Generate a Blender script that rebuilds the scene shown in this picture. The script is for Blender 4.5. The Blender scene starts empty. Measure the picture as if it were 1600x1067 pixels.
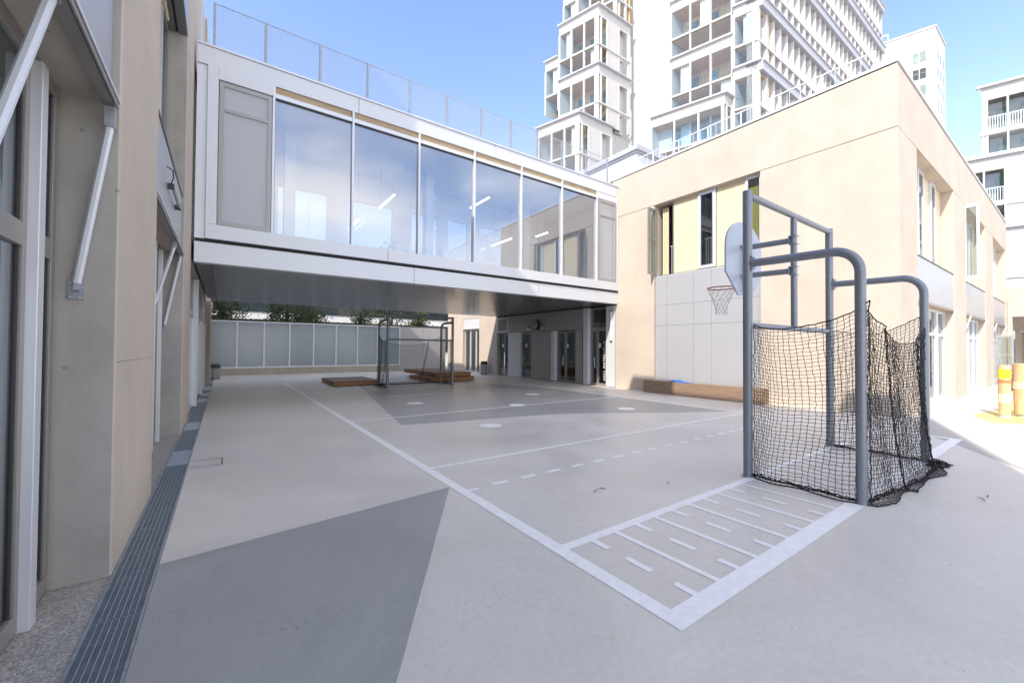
import bpy, math, random
from mathutils import Vector, Matrix
random.seed(7)
S = bpy.context.scene
COL = S.collection
# ---------------------------------------------------------------- camera
f_px = 638.42
Rw = ((0.81735405, -0.57610162, 0.00626749), (0.01443451, 0.00960169, -0.99984971), (0.57595487, 0.81732168, 0.01616373))
cam_d = bpy.data.cameras.new("camera")
cam_d.sensor_width = 36.0
cam_d.lens = f_px / 1600 * 36
cam_d.clip_start = 0.05
cam_d.clip_end = 2000
cam = bpy.data.objects.new("camera", cam_d)
COL.objects.link(cam)
cam.matrix_world = Matrix(((Rw[0][0], -Rw[1][0], -Rw[2][0], 0), (Rw[0][1], -Rw[1][1], -Rw[2][1], 0),
                           (Rw[0][2], -Rw[1][2], -Rw[2][2], 1.7), (0, 0, 0, 1)))
S.camera = cam
# ---------------------------------------------------------------- world, sun, exposure
SUN_ELEV = math.radians(39.9)
W = bpy.data.worlds.new("World")
S.world = W
W.use_nodes = True
nt = W.node_tree
sky = nt.nodes.new("ShaderNodeTexSky")
sky.sky_type = 'NISHITA'
sky.sun_disc = False
sky.sun_elevation = SUN_ELEV
sky.sun_rotation = math.atan2(-3, -1)
sky.air_density = 0.95
sky.dust_density = 0.2
sky.ozone_density = 1.8
bg = nt.nodes["Background"]
bg.inputs[1].default_value = 0.15
wb = nt.nodes.new("ShaderNodeMixRGB")          # warm white balance of the daylight
wb.blend_type = 'MULTIPLY'
wb.inputs[0].default_value = 1.0
wb.inputs[2].default_value = (1.03, .95, .97, 1)
nt.links.new(sky.outputs[0], wb.inputs[1])
# soft clouds behind the photographer, added to brighten the shade and glass reflections
def wn(t): return nt.nodes.new(t)
wtc = wn("ShaderNodeTexCoord")
wmp = wn("ShaderNodeMapping"); wmp.inputs['Scale'].default_value = (1.2, 1.2, 3.2)
nt.links.new(wtc.outputs['Generated'], wmp.inputs[0])
wno = wn("ShaderNodeTexNoise"); wno.inputs['Scale'].default_value = 1.6; wno.inputs['Detail'].default_value = 7; wno.inputs['Roughness'].default_value = .55
nt.links.new(wmp.outputs[0], wno.inputs['Vector'])
wr = wn("ShaderNodeMapRange"); wr.inputs[1].default_value = .36; wr.inputs[2].default_value = .64; wr.inputs[4].default_value = .88
nt.links.new(wno.outputs[0], wr.inputs[0])
wsp = wn("ShaderNodeSeparateXYZ"); nt.links.new(wtc.outputs['Generated'], wsp.inputs[0])
wm = wn("ShaderNodeMapRange"); wm.inputs[1].default_value = -.05; wm.inputs[2].default_value = -.35
nt.links.new(wsp.outputs[1], wm.inputs[0])
wx = wn("ShaderNodeMath"); wx.operation = 'MULTIPLY'; nt.links.new(wr.outputs[0], wx.inputs[0]); nt.links.new(wm.outputs[0], wx.inputs[1])
wc = wn("ShaderNodeMixRGB"); wc.inputs[2].default_value = (5.6, 5.3, 5.1, 1)
nt.links.new(wx.outputs[0], wc.inputs[0]); nt.links.new(wb.outputs[0], wc.inputs[1])
nt.links.new(wc.outputs[0], bg.inputs[0])
sun_d = bpy.data.lights.new("sun", 'SUN')
sun_d.energy = 2.0
sun_d.angle = math.radians(0.53)
sun_d.color = (1.0, 0.90, 0.79)
sun = bpy.data.objects.new("sun", sun_d)
COL.objects.link(sun)
sun.rotation_euler = Vector((3, 1, -2.645)).to_track_quat('-Z', 'Y').to_euler()
sun.location = (-20, -7, 30)
S.view_settings.view_transform = 'Standard'
S.view_settings.look = 'None'
S.view_settings.exposure = 1.48
S.view_settings.gamma = 1

# ---------------------------------------------------------------- materials
def nodes(name):
    m = bpy.data.materials.new(name)
    m.use_nodes = True
    return m, m.node_tree.nodes, m.node_tree.links, m.node_tree.nodes["Principled BSDF"]

def mat(name, col, rough=0.6, metal=0.0, var=0.08, scale=3.0, bump=0.0, bscale=60.0, stretch=(1, 1, 1), spec=0.5, second=None, rvar=0.0):
    m, N, L, P = nodes(name)
    P.inputs['Roughness'].default_value = rough
    P.inputs['Metallic'].default_value = metal
    P.inputs['Specular IOR Level'].default_value = spec
    tc = N.new('ShaderNodeTexCoord')
    mp = N.new('ShaderNodeMapping')
    mp.inputs['Scale'].default_value = stretch
    L.new(tc.outputs['Object'], mp.inputs[0])
    n = N.new('ShaderNodeTexNoise')
    n.inputs['Scale'].default_value = scale
    n.inputs['Detail'].default_value = 8
    n.inputs['Roughness'].default_value = 0.62
    L.new(mp.outputs[0], n.inputs['Vector'])
    r = N.new('ShaderNodeValToRGB')
    r.color_ramp.elements[0].position = 0.3
    r.color_ramp.elements[1].position = 0.7
    c2 = second if second else col
    r.color_ramp.elements[0].color = [max(0, c * (1 - var)) for c in c2] + [1]
    r.color_ramp.elements[1].color = [min(1, c * (1 + var)) for c in col] + [1]
    L.new(n.outputs[0], r.inputs[0])
    L.new(r.outputs[0], P.inputs['Base Color'])
    if rvar:
        mr = N.new('ShaderNodeMapRange')
        mr.inputs['To Min'].default_value = rough - rvar
        mr.inputs['To Max'].default_value = rough + rvar
        L.new(n.outputs[0], mr.inputs[0])
        L.new(mr.outputs[0], P.inputs['Roughness'])
    if bump:
        b = N.new('ShaderNodeBump')
        b.inputs['Strength'].default_value = bump
        b.inputs['Distance'].default_value = 0.01
        n2 = N.new('ShaderNodeTexNoise')
        n2.inputs['Scale'].default_value = bscale
        n2.inputs['Detail'].default_value = 4
        L.new(mp.outputs[0], n2.inputs['Vector'])
        L.new(n2.outputs[0], b.inputs['Height'])
        L.new(b.outputs[0], P.inputs['Normal'])
    return m

def concrete(name, a, b, c, streak=0.5, rough=0.8, pits=0.02):
    """cast concrete: broad cloudy tone, vertical streaks, small pits"""
    m, N, L, P = nodes(name)
    P.inputs['Roughness'].default_value = rough
    tc = N.new('ShaderNodeTexCoord')
    n1 = N.new('ShaderNodeTexNoise'); n1.inputs['Scale'].default_value = 0.9; n1.inputs['Detail'].default_value = 9; n1.inputs['Roughness'].default_value = .6
    L.new(tc.outputs['Object'], n1.inputs['Vector'])
    r1 = N.new('ShaderNodeValToRGB')
    r1.color_ramp.elements[0].position = .32; r1.color_ramp.elements[1].position = .68
    r1.color_ramp.elements[0].color = (*a, 1); r1.color_ramp.elements[1].color = (*b, 1)
    L.new(n1.outputs[0], r1.inputs[0])
    mp = N.new('ShaderNodeMapping'); mp.inputs['Scale'].default_value = (6, 6, .35)
    L.new(tc.outputs['Object'], mp.inputs[0])
    n2 = N.new('ShaderNodeTexNoise'); n2.inputs['Scale'].default_value = 1.0; n2.inputs['Detail'].default_value = 6
    L.new(mp.outputs[0], n2.inputs['Vector'])
    r2 = N.new('ShaderNodeValToRGB'); r2.color_ramp.elements[0].position = .5; r2.color_ramp.elements[1].position = .74
    r2.color_ramp.elements[0].color = (0, 0, 0, 1); r2.color_ramp.elements[1].color = (streak, streak, streak, 1)
    L.new(n2.outputs[0], r2.inputs[0])
    mx = N.new('ShaderNodeMixRGB')
    L.new(r2.outputs[0], mx.inputs[0]); L.new(r1.outputs[0], mx.inputs[1]); mx.inputs[2].default_value = (*c, 1)
    v = N.new('ShaderNodeTexVoronoi'); v.inputs['Scale'].default_value = 3.2
    L.new(tc.outputs['Object'], v.inputs['Vector'])
    lt = N.new('ShaderNodeMath'); lt.operation = 'LESS_THAN'; lt.inputs[1].default_value = pits * 2.5
    L.new(v.outputs['Distance'], lt.inputs[0])
    mx2 = N.new('ShaderNodeMixRGB'); mx2.inputs[2].default_value = (a[0] * .55, a[1] * .55, a[2] * .55, 1)
    ml = N.new('ShaderNodeMath'); ml.operation = 'MULTIPLY'; ml.inputs[1].default_value = .55
    L.new(lt.outputs[0], ml.inputs[0]); L.new(ml.outputs[0], mx2.inputs[0]); L.new(mx.outputs[0], mx2.inputs[1])
    L.new(mx2.outputs[0], P.inputs['Base Color'])
    bp = N.new('ShaderNodeBump'); bp.inputs['Strength'].default_value = .25; bp.inputs['Distance'].default_value = .01
    n3 = N.new('ShaderNodeTexNoise'); n3.inputs['Scale'].default_value = 30; n3.inputs['Detail'].default_value = 6
    L.new(tc.outputs['Object'], n3.inputs['Vector']); L.new(n3.outputs[0], bp.inputs['Height']); L.new(bp.outputs[0], P.inputs['Normal'])
    return m

def floor_paint(name, a, b, scr, rough=.37):
    """trowelled resin floor: cloudy tone, fine scratches, worn gloss"""
    m, N, L, P = nodes(name)
    tc = N.new('ShaderNodeTexCoord')
    n1 = N.new('ShaderNodeTexNoise'); n1.inputs['Scale'].default_value = .55; n1.inputs['Detail'].default_value = 10; n1.inputs['Roughness'].default_value = .66; n1.inputs['Distortion'].default_value = .6
    L.new(tc.outputs['Object'], n1.inputs['Vector'])
    r1 = N.new('ShaderNodeValToRGB'); r1.color_ramp.elements[0].position = .3; r1.color_ramp.elements[1].position = .7
    r1.color_ramp.elements[0].color = (*a, 1); r1.color_ramp.elements[1].color = (*b, 1)
    L.new(n1.outputs[0], r1.inputs[0])
    # scratches: warped thin ridges
    n2 = N.new('ShaderNodeTexNoise'); n2.inputs['Scale'].default_value = 3.2; n2.inputs['Detail'].default_value = 3; n2.inputs['Distortion'].default_value = 2.2
    L.new(tc.outputs['Object'], n2.inputs['Vector'])
    s = N.new('ShaderNodeMath'); s.operation = 'SUBTRACT'; s.inputs[1].default_value = .5; L.new(n2.outputs[0], s.inputs[0])
    ab = N.new('ShaderNodeMath'); ab.operation = 'ABSOLUTE'; L.new(s.outputs[0], ab.inputs[0])
    lt = N.new('ShaderNodeMath'); lt.operation = 'LESS_THAN'; lt.inputs[1].default_value = .0035; L.new(ab.outputs[0], lt.inputs[0])
    n4 = N.new('ShaderNodeTexNoise'); n4.inputs['Scale'].default_value = 2.0; n4.inputs['Detail'].default_value = 4
    L.new(tc.outputs['Object'], n4.inputs['Vector'])
    mr = N.new('ShaderNodeMapRange'); mr.inputs[1].default_value = .48; mr.inputs[2].default_value = .65; mr.inputs[4].default_value = scr
    L.new(n4.outputs[0], mr.inputs[0])
    ml = N.new('ShaderNodeMath'); ml.operation = 'MULTIPLY'; L.new(lt.outputs[0], ml.inputs[0]); L.new(mr.outputs[0], ml.inputs[1])
    mx = N.new('ShaderNodeMixRGB'); mx.inputs[2].default_value = (a[0] * .6, a[1] * .6, a[2] * .6, 1)
    L.new(ml.outputs[0], mx.inputs[0]); L.new(r1.outputs[0], mx.inputs[1])
    # fine grain
    n5 = N.new('ShaderNodeTexNoise'); n5.inputs['Scale'].default_value = 22; n5.inputs['Detail'].default_value = 6; n5.inputs['Roughness'].default_value = .7
    L.new(tc.outputs['Object'], n5.inputs['Vector'])
    mr5 = N.new('ShaderNodeMapRange'); mr5.inputs[1].default_value = .3; mr5.inputs[2].default_value = .7; mr5.inputs[3].default_value = .93; mr5.inputs[4].default_value = 1.06
    L.new(n5.outputs[0], mr5.inputs[0])
    mm = N.new('ShaderNodeMixRGB'); mm.blend_type = 'MULTIPLY'; mm.inputs[0].default_value = 1
    L.new(mx.outputs[0], mm.inputs[1]); L.new(mr5.outputs[0], mm.inputs[2])
    L.new(mm.outputs[0], P.inputs['Base Color'])
    rr = N.new('ShaderNodeMapRange'); rr.inputs[1].default_value = .3; rr.inputs[2].default_value = .7; rr.inputs[3].default_value = rough - .08; rr.inputs[4].default_value = rough + .14
    L.new(n1.outputs[0], rr.inputs[0]); L.new(rr.outputs[0], P.inputs['Roughness'])
    P.inputs['Specular IOR Level'].default_value = .4
    bp = N.new('ShaderNodeBump'); bp.inputs['Strength'].default_value = .12; bp.inputs['Distance'].default_value = .01
    L.new(n5.outputs[0], bp.inputs['Height']); L.new(bp.outputs[0], P.inputs['Normal'])
    return m

def aggregate(name):
    m, N, L, P = nodes(name)
    tc = N.new('ShaderNodeTexCoord')
    v = N.new('ShaderNodeTexVoronoi'); v.inputs['Scale'].default_value = 85
    L.new(tc.outputs['Object'], v.inputs['Vector'])
    r = N.new('ShaderNodeValToRGB'); cr = r.color_ramp; cr.interpolation = 'CONSTANT'
    cr.elements[0].position = 0; cr.elements[0].color = (.30, .28, .25, 1)
    cr.elements[1].position = .25; cr.elements[1].color = (.40, .37, .33, 1)
    for p, c in ((.5, (.36, .33, .30)), (.66, (.46, .43, .38)), (.82, (.27, .235, .20)), (.92, (.54, .50, .45))):
        e = cr.elements.new(p); e.color = (*c, 1)
    sp = N.new('ShaderNodeSeparateColor'); L.new(v.outputs['Color'], sp.inputs[0]); L.new(sp.outputs[0], r.inputs[0])
    L.new(r.outputs[0], P.inputs['Base Color'])
    P.inputs['Roughness'].default_value = .7
    bp = N.new('ShaderNodeBump'); bp.inputs['Strength'].default_value = .5; bp.inputs['Distance'].default_value = .004
    L.new(v.outputs['Distance'], bp.inputs['Height']); bp.invert = True; L.new(bp.outputs[0], P.inputs['Normal'])
    return m

def glass_front(name, tint=(.8, .86, .88), base=.22, k=.7, rough=0.0):
    """clear coated pane: transparent + mirror reflection by angle"""
    m = bpy.data.materials.new(name); m.use_nodes = True
    N = m.node_tree.nodes; L = m.node_tree.links
    N.remove(N["Principled BSDF"])
    out = N["Material Output"]
    t = N.new('ShaderNodeBsdfTransparent'); t.inputs[0].default_value = (*tint, 1)
    g = N.new('ShaderNodeBsdfGlossy'); g.inputs['Roughness'].default_value = rough; g.inputs[0].default_value = (.93, .95, 1, 1)
    lw = N.new('ShaderNodeLayerWeight'); lw.inputs[0].default_value = .5
    pw = N.new('ShaderNodeMath'); pw.operation = 'POWER'; pw.inputs[1].default_value = 4.0; L.new(lw.outputs['Facing'], pw.inputs[0])
    ma = N.new('ShaderNodeMath'); ma.operation = 'MULTIPLY_ADD'; ma.inputs[1].default_value = k; ma.inputs[2].default_value = base; ma.use_clamp = True
    L.new(pw.outputs[0], ma.inputs[0])
    x = N.new('ShaderNodeMixShader'); L.new(ma.outputs[0], x.inputs[0]); L.new(t.outputs[0], x.inputs[1]); L.new(g.outputs[0], x.inputs[2])
    L.new(x.outputs[0], out.inputs[0])
    return m

def mesh_sheet(name, col, pitch, wire, dots=False, ax=(0, 2)):
    """perforated or wire sheet: holes cut by a regular pattern in the object's own metres"""
    m, N, L, P = nodes(name)
    P.inputs['Base Color'].default_value = (*col, 1); P.inputs['Roughness'].default_value = .45; P.inputs['Metallic'].default_value = .3
    tc = N.new('ShaderNodeTexCoord'); sp = N.new('ShaderNodeSeparateXYZ'); L.new(tc.outputs['Object'], sp.inputs[0])
    def m_(op, a, b=None):
        q = N.new('ShaderNodeMath'); q.operation = op
        for i, z in enumerate((a, b)):
            if z is None: continue
            if isinstance(z, (int, float)): q.inputs[i].default_value = z
            else: L.new(z, q.inputs[i])
        return q.outputs[0]
    fx = m_('FRACT', m_('DIVIDE', sp.outputs[ax[0]], pitch)); fz = m_('FRACT', m_('DIVIDE', sp.outputs[ax[1]], pitch))
    if dots:
        dx = m_('SUBTRACT', fx, .5); dz = m_('SUBTRACT', fz, .5)
        d = m_('ADD', m_('MULTIPLY', dx, dx), m_('MULTIPLY', dz, dz))
        solid = m_('GREATER_THAN', d, wire)
    else:
        solid = m_('MAXIMUM', m_('LESS_THAN', fx, wire), m_('LESS_THAN', fz, wire))
    L.new(solid, P.inputs['Alpha'])
    return m

def wood(name, a, b, axis=(1, 12, 12), rough=.55):
    return mat(name, b, rough, 0, .12, 2.2, .2, 30, axis, .4, a)

M = {}
M['beige'] = concrete('beige_concrete', (.49, .425, .35), (.56, .49, .41), (.47, .40, .315), .3)
M['grey_conc'] = concrete('grey_concrete', (.33, .315, .285), (.47, .45, .41), (.46, .42, .33), .6)
M['olive_conc'] = concrete('damp_concrete', (.36, .34, .27), (.44, .42, .34), (.30, .28, .22), .5)
M['floor'] = floor_paint('floor_resin', (.615, .572, .512), (.775, .725, .65), .5)
M['dark_floor'] = floor_paint('dark_floor_resin', (.30, .295, .285), (.44, .43, .415), .7)
M['mid_floor'] = floor_paint('mid_grey_floor_resin', (.36, .35, .335), (.46, .445, .425), .5)
M['line'] = mat('white_line_paint', (.93, .91, .88), .5, 0, .07, 11, .05, 60)
M['yellow_floor'] = mat('yellow_floor_paint', (.80, .62, .25), .55, 0, .08, 2)
M['aggregate'] = aggregate('exposed_aggregate')
M['alu'] = mat('brushed_aluminium', (.70, .72, .75), .38, .35, .03, 1.2)
M['alu_white'] = mat('white_lacquered_panel', (.67, .69, .72), .35, .15, .02, .6)
M['cladding'] = mat('pale_grey_cladding', (.40, .41, .43), .4, .1, .02, .6)
M['panel'] = mat('light_grey_panel', (.36, .355, .345), .32, .2, .02, .7)
M['spandrel'] = mat('grey_metal_panel', (.42, .43, .46), .35, .3, .03, .8)
M['bronze'] = mat('taupe_window_frame', (.30, .28, .26), .4, .3, .03, 4)
M['bronze_dark'] = mat('dark_frame_gasket', (.045, .045, .05), .45, .1, .03, 4)
M['steel'] = mat('galvanised_steel', (.36, .385, .42), .42, .45, .22, 14, .15, 80, rvar=.08)
M['goal'] = mat('galvanised_goal_steel', (.24, .26, .29), .45, .45, .12, 26, .1, 120, rvar=.06)
M['steel_light'] = mat('bright_galvanised_steel', (.55, .62, .68), .4, .5, .22, 18, rvar=.08)
M['grate_dark'] = mat('weathered_drain_steel', (.25, .29, .33), .5, .5, .2, 12)
M['rope'] = mat('black_net_cord', (.012, .012, .013), .8, 0, .1, 20)
M['net_white'] = mat('white_cord', (.62, .62, .60), .8, 0, .1, 30)
M['red'] = mat('red_painted_steel', (.50, .03, .025), .4, .1, .06, 10)
M['white'] = mat('white_render', (.84, .83, .81), .75, 0, .03, .8)
M['tower_white'] = mat('white_facade_panel', (.53, .52, .51), .6, 0, .03, .5)
M['tower_eave'] = mat('pale_grey_eave_metal', (.46, .47, .50), .45, .2, .03, .5)
M['tower_glass'] = glass_front('loggia_glass', (.90, .95, .945), .055, .4)
M['dark_glass'] = mat('dark_window_glass', (.035, .045, .05), .04, 0, .2, .6, spec=.9)
M['green_glass'] = mat('green_tinted_glass', (.20, .27, .25), .06, 0, .3, .8, spec=.9)
M['win_glass'] = glass_front('window_glass', (.70, .76, .75), .09, .6)
M['bridge_glass'] = glass_front('bridge_glass', (.93, .95, .965), .19, .6)
M['rear_glass'] = glass_front('tinted_rear_glass', (.60, .68, .77), .06, .5)
M['frost'] = mat('frosted_blue_glass', (.26, .32, .35), .16, 0, .06, .7, spec=.8)
M['wood_wall'] = wood('orange_timber_cladding', (.50, .26, .07), (.70, .42, .15), (7, 7, .4))
M['wood_shade'] = wood('shaded_timber_wall', (.46, .28, .12), (.68, .48, .25), (7, 7, .4))  # browner timber copy for the shaded back walls, shade put into its tone
M['wood_pale'] = wood('pale_plywood', (.62, .45, .25), (.74, .56, .33), (7, 7, .4))
M['deck'] = wood('oiled_decking', (.12, .06, .032), (.26, .135, .07), (1.5, 30, 30))
M['deck_end'] = wood('sawn_decking_ends', (.30, .13, .05), (.55, .28, .12), (26, 26, 1))
M['bench'] = wood('larch_bench_slats', (.20, .135, .09), (.36, .255, .175), (14, .8, 22))
M['beam_wood'] = wood('timber_soffit_strip', (.38, .29, .17), (.48, .37, .23), (1, 8, 8))
M['yellow'] = mat('pale_yellow_panel', (.66, .57, .39), .6, 0, .02, 1)
M['curtain'] = mat('yellow_curtain_cloth', (.80, .62, .14), .8, 0, .12, 5, stretch=(1, 9, .6))
M['black'] = mat('black_void', (.02, .02, .022), .7, 0, .1, 3)
M['soffit'] = mat('satin_metal_soffit', (.15, .148, .145), .24, .6, .03, .35, stretch=(1, .4, 1), rvar=.04)
M['dark_soffit'] = mat('dark_metal_soffit', (.20, .20, .20), .4, .4, .05, 1)
M['interior'] = mat('interior_white', (.76, .77, .78), .7, 0, .03, 1)
M['board'] = mat('blue_grey_backboard', (.42, .47, .56), .4, .1, .05, 2)
M['blue_cloth'] = mat('blue_cloth', (.02, .12, .5), .8, 0, .2, 9)
M['bin_body'] = mat('speckled_grey_bin', (.30, .29, .27), .5, .3, .2, 40)
M['leaf'] = mat('olive_leaf', (.06, .085, .03), .7, 0, .5, 3, second=(.03, .045, .015), spec=.2)
M['bark'] = mat('grey_bark', (.07, .06, .045), .9, 0, .3, 6, .5, 20, (6, 6, 1))
M['bollard'] = wood('orange_round_timber', (.62, .38, .20), (.74, .50, .30), (5, 5, .6))
M['band_yellow'] = mat('yellow_paint', (.85, .66, .03), .5, 0, .05, 6)
M['band_red'] = mat('red_orange_paint', (.72, .20, .08), .5, 0, .08, 6)
M['band_cream'] = mat('cream_paint', (.85, .72, .45), .5, 0, .08, 6)
M['navy'] = mat('navy_patterned_cloth', (.03, .03, .08), .8, 0, .6, 30)
M['skin'] = mat('skin', (.55, .32, .23), .5, 0, .05, 8)
M['hair'] = mat('dark_hair', (.02, .014, .01), .6, 0, .3, 40)
M['plant_leaf'] = mat('pale_houseplant_leaf', (.25, .34, .2), .5, 0, .4, 20)
M['rail_mesh'] = mesh_sheet('wire_rail_mesh', (.42, .43, .45), .032, .14)
M['louvre_back'] = mat('pale_backing_glass', (.42, .47, .52), .2, 0, .05, .8)
M['perf'] = mesh_sheet('perforated_panel_sheet', (.62, .63, .65), .024, .13, True)
m, N, L, P = nodes('lamp_tube'); P.inputs['Emission Color'].default_value = (1, .98, .93, 1); P.inputs['Emission Strength'].default_value = 2.2; M['lamp'] = m

# ---------------------------------------------------------------- geometry helpers
ROOT = {}
class MB:
    def __init__(s): s.v = []; s.f = []
    def add(s, vs, fs):
        n = len(s.v); s.v += [tuple(p) for p in vs]; s.f += [tuple(i + n for i in q) for q in fs]; return s
    def box(s, x0, x1, y0, y1, z0, z1):
        if x0 > x1: x0, x1 = x1, x0
        if y0 > y1: y0, y1 = y1, y0
        if z0 > z1: z0, z1 = z1, z0
        return s.add([(x0, y0, z0), (x1, y0, z0), (x1, y1, z0), (x0, y1, z0), (x0, y0, z1), (x1, y0, z1), (x1, y1, z1), (x0, y1, z1)],
                     [(0, 3, 2, 1), (4, 5, 6, 7), (0, 1, 5, 4), (1, 2, 6, 5), (2, 3, 7, 6), (3, 0, 4, 7)])
    def prism(s, poly, z0, z1):
        a = sum(poly[i][0] * poly[(i + 1) % len(poly)][1] - poly[(i + 1) % len(poly)][0] * poly[i][1] for i in range(len(poly)))
        if a < 0: poly = poly[::-1]
        n = len(poly)
        return s.add([(x, y, z0) for x, y in poly] + [(x, y, z1) for x, y in poly],
                     [tuple(range(n - 1, -1, -1)), tuple(range(n, 2 * n))] + [(i, (i + 1) % n, (i + 1) % n + n, i + n) for i in range(n)])
    def extr(s, poly3, d):
        """closed planar polygon extruded by vector d"""
        n = len(poly3); d = Vector(d)
        return s.add([tuple(p) for p in poly3] + [tuple(Vector(p) + d) for p in poly3],
                     [tuple(range(n - 1, -1, -1)), tuple(range(n, 2 * n))] + [(i, (i + 1) % n, (i + 1) % n + n, i + n) for i in range(n)])
    def sheet(s, poly, z):
        a = sum(poly[i][0] * poly[(i + 1) % len(poly)][1] - poly[(i + 1) % len(poly)][0] * poly[i][1] for i in range(len(poly)))
        if a < 0: poly = poly[::-1]
        return s.add([(x, y, z) for x, y in poly], [tuple(range(len(poly)))])
    def tube(s, pts, r, n=8, cap=True, closed=False):
        pts = [Vector(p) for p in pts]; k = len(pts)
        rs = r if isinstance(r, (list, tuple)) else [r] * k
        base = len(s.v); up = None
        for i, p in enumerate(pts):
            if closed: t = (pts[(i + 1) % k] - pts[i - 1])
            else: t = (pts[min(i + 1, k - 1)] - pts[max(i - 1, 0)])
            if t.length < 1e-9: t = Vector((0, 0, 1))
            t.normalize()
            if up is None:
                up = Vector((0, 0, 1)) if abs(t.z) < .9 else Vector((1, 0, 0))
            a = (up - t * up.dot(t)); 
            if a.length < 1e-6: a = t.orthogonal()
            a.normalize(); up = a; b = t.cross(a)
            for j in range(n):
                w = 2 * math.pi * (j + .5) / n
                s.v.append(tuple(p + (a * math.cos(w) + b * math.sin(w)) * rs[i]))
        m_ = k if closed else k - 1
        for i in range(m_):
            i2 = (i + 1) % k
            for j in range(n):
                s.f.append((base + i * n + j, base + i * n + (j + 1) % n, base + i2 * n + (j + 1) % n, base + i2 * n + j))
        if cap and not closed:
            s.f.append(tuple(base + j for j in range(n - 1, -1, -1)))
            s.f.append(tuple(base + (k - 1) * n + j for j in range(n)))
        return s
    def cyl(s, x, y, z0, z1, r, n=24, r1=None):
        return s.tube([(x, y, z0), (x, y, z1)], [r, r if r1 is None else r1], n)
    def build(s, name, m, parent=None, smooth=False, bevel=0, kind=None, label=None):
        off = ROOT.get(parent.name, Vector()) if parent else Vector()
        me = bpy.data.meshes.new(name)
        me.from_pydata([(x - off.x, y - off.y, z - off.z) for x, y, z in s.v], [], s.f)
        me.materials.append(m); me.update()
        if smooth:
            me.polygons.foreach_set('use_smooth', [True] * len(me.polygons))
            me.set_sharp_from_angle(angle=math.radians(40))
        o = bpy.data.objects.new(name, me); COL.objects.link(o)
        if parent: o.parent = parent; ROOT[o.name] = off
        if bevel:
            b = o.modifiers.new('bevel', 'BEVEL'); b.width = bevel; b.segments = 2; b.limit_method = 'ANGLE'; b.angle_limit = math.radians(50)
        if kind: o['kind'] = kind
        if label: o['label'] = label
        return o

def tag(o, label, cat, group=None):
    o['label'] = label; o['category'] = cat
    if group: o['group'] = group
    return o
def thing(name, label, cat, loc=(0, 0, 0), group=None):
    o = bpy.data.objects.new(name, None); COL.objects.link(o); o.location = loc; o.empty_display_size = .2
    ROOT[o.name] = Vector(loc)
    return tag(o, label, cat, group)
def dup(o, loc=None, rz=0, label=None, parent=None):
    c = o.copy(); COL.objects.link(c)
    if parent: c.parent = parent
    if loc is not None: c.location = loc; c.rotation_euler.z = rz
    if label: c['label'] = label
    for ch in list(o.children): dup(ch, parent=c)
    return c
def arc(c, r, a0, a1, ex, ez, n=8):
    c = Vector(c); ex = Vector(ex); ez = Vector(ez)
    return [c + ex * (r * math.cos(a0 + (a1 - a0) * i / n)) + ez * (r * math.sin(a0 + (a1 - a0) * i / n)) for i in range(n + 1)]

# ================================================================ SETTING: ground and markings
g = MB().sheet([(-300, -300), (400, -300), (400, 400), (-300, 400)], 0).build('ground', M['floor'], kind='structure')
MB().sheet([(-1.3, -6), (-.655, -6), (-.655, 27), (-1.3, 27)], .0015).build('aggregate_path', M['aggregate'], kind='structure')
MB().sheet([(2.28, 4.54), (-.39, 4.2), (-.39, .18), (.74, 2.05)], .0015).build('dark_floor_panel', M['dark_floor'], kind='structure')
MB().sheet([(3.2, 8.72), (4.57, 16.74), (5.0, 19.3), (9.5, 20.2), (11.4, 13), (11.3, 5.75), (7.2, 8.0)], .0015).build('grey_floor_panel', M['mid_floor'], kind='structure')
MB().sheet([(8.7, .18), (11.1, 1.56), (12.0, 2.2), (14.6, 2.35), (9.8, .72)], .0015).build('corner_floor_panel', M['mid_floor'], kind='structure')  # dark floor coating, its outer edge shaped to the cast shadow's edge
MB().sheet([(16.1, 1.85), (14.9, 1.38), (15.3, .9), (18, .1), (24, .2), (22, 1.75), (18.5, 1.6)], .0015).build('yellow_floor_panel', M['yellow_floor'], kind='structure')
ln = MB()
z = .003
def rect(x0, x1, y0, y1, q=z): ln.sheet([(x0, y0), (x1, y0), (x1, y1), (x0, y1)], q)
X0, X1 = 2.28, 11.62
rect(X0, X1, 1.44, 1.60)                       # near base line
rect(X0, 2.41, 1.60, 21.8)                     # left side line
rect(11.5, 11.62, 1.60, 18.5)                  # right side line
rect(2.41, 5.74, 2.56, 2.66)                   # ruler box edges
rect(8.85, 11.5, 2.56, 2.66)
rect(5.74, 8.85, 2.60, 2.68)
def ruler(xs, y0, y1):
    for i, x in enumerate(xs):
        rect(x - .022, x + .022, y0, y1)
for i in range(1, 16):
    x = 2.41 + .29 * i * 1.02 - .01
    if 11.4 < x: break
for k in range(0, 29):
    x = 2.70 + k * .2985
    if x > 11.4: break
    if k % 2:
        rect(x - .028, x + .028, 1.60, 2.56)
    else:
        rect(x - .03, x + .03, 2.385, 2.56)
        rect(x - .03, x + .03, 1.96, 2.20)
        rect(x - .03, x + .03, 1.60, 1.76)
rect(2.41, 11.5, 5.34, 5.42)
rect(2.41, 11.5, 9.71, 9.79)
rect(2.41, 11.5, 13.95, 14.03)
rect(2.41, 11.5, 16.4, 16.5)
rect(2.41, 8.2, 18.0, 18.1)
rect(2.41, 8.2, 21.7, 21.8)
for k in range(0, 12):
    x = 2.70 + k * .29
    rect(x - .02, x + .02, 18.1 if k % 2 else 19.4, 21.7 if k % 2 else 20.4)
rect(2.41, 2.55, 4.26, 4.32)
for k in range(25):
    x = 2.77 + k * .446
    if x < 11.3: rect(x, x + .23, 4.285, 4.37)
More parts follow.
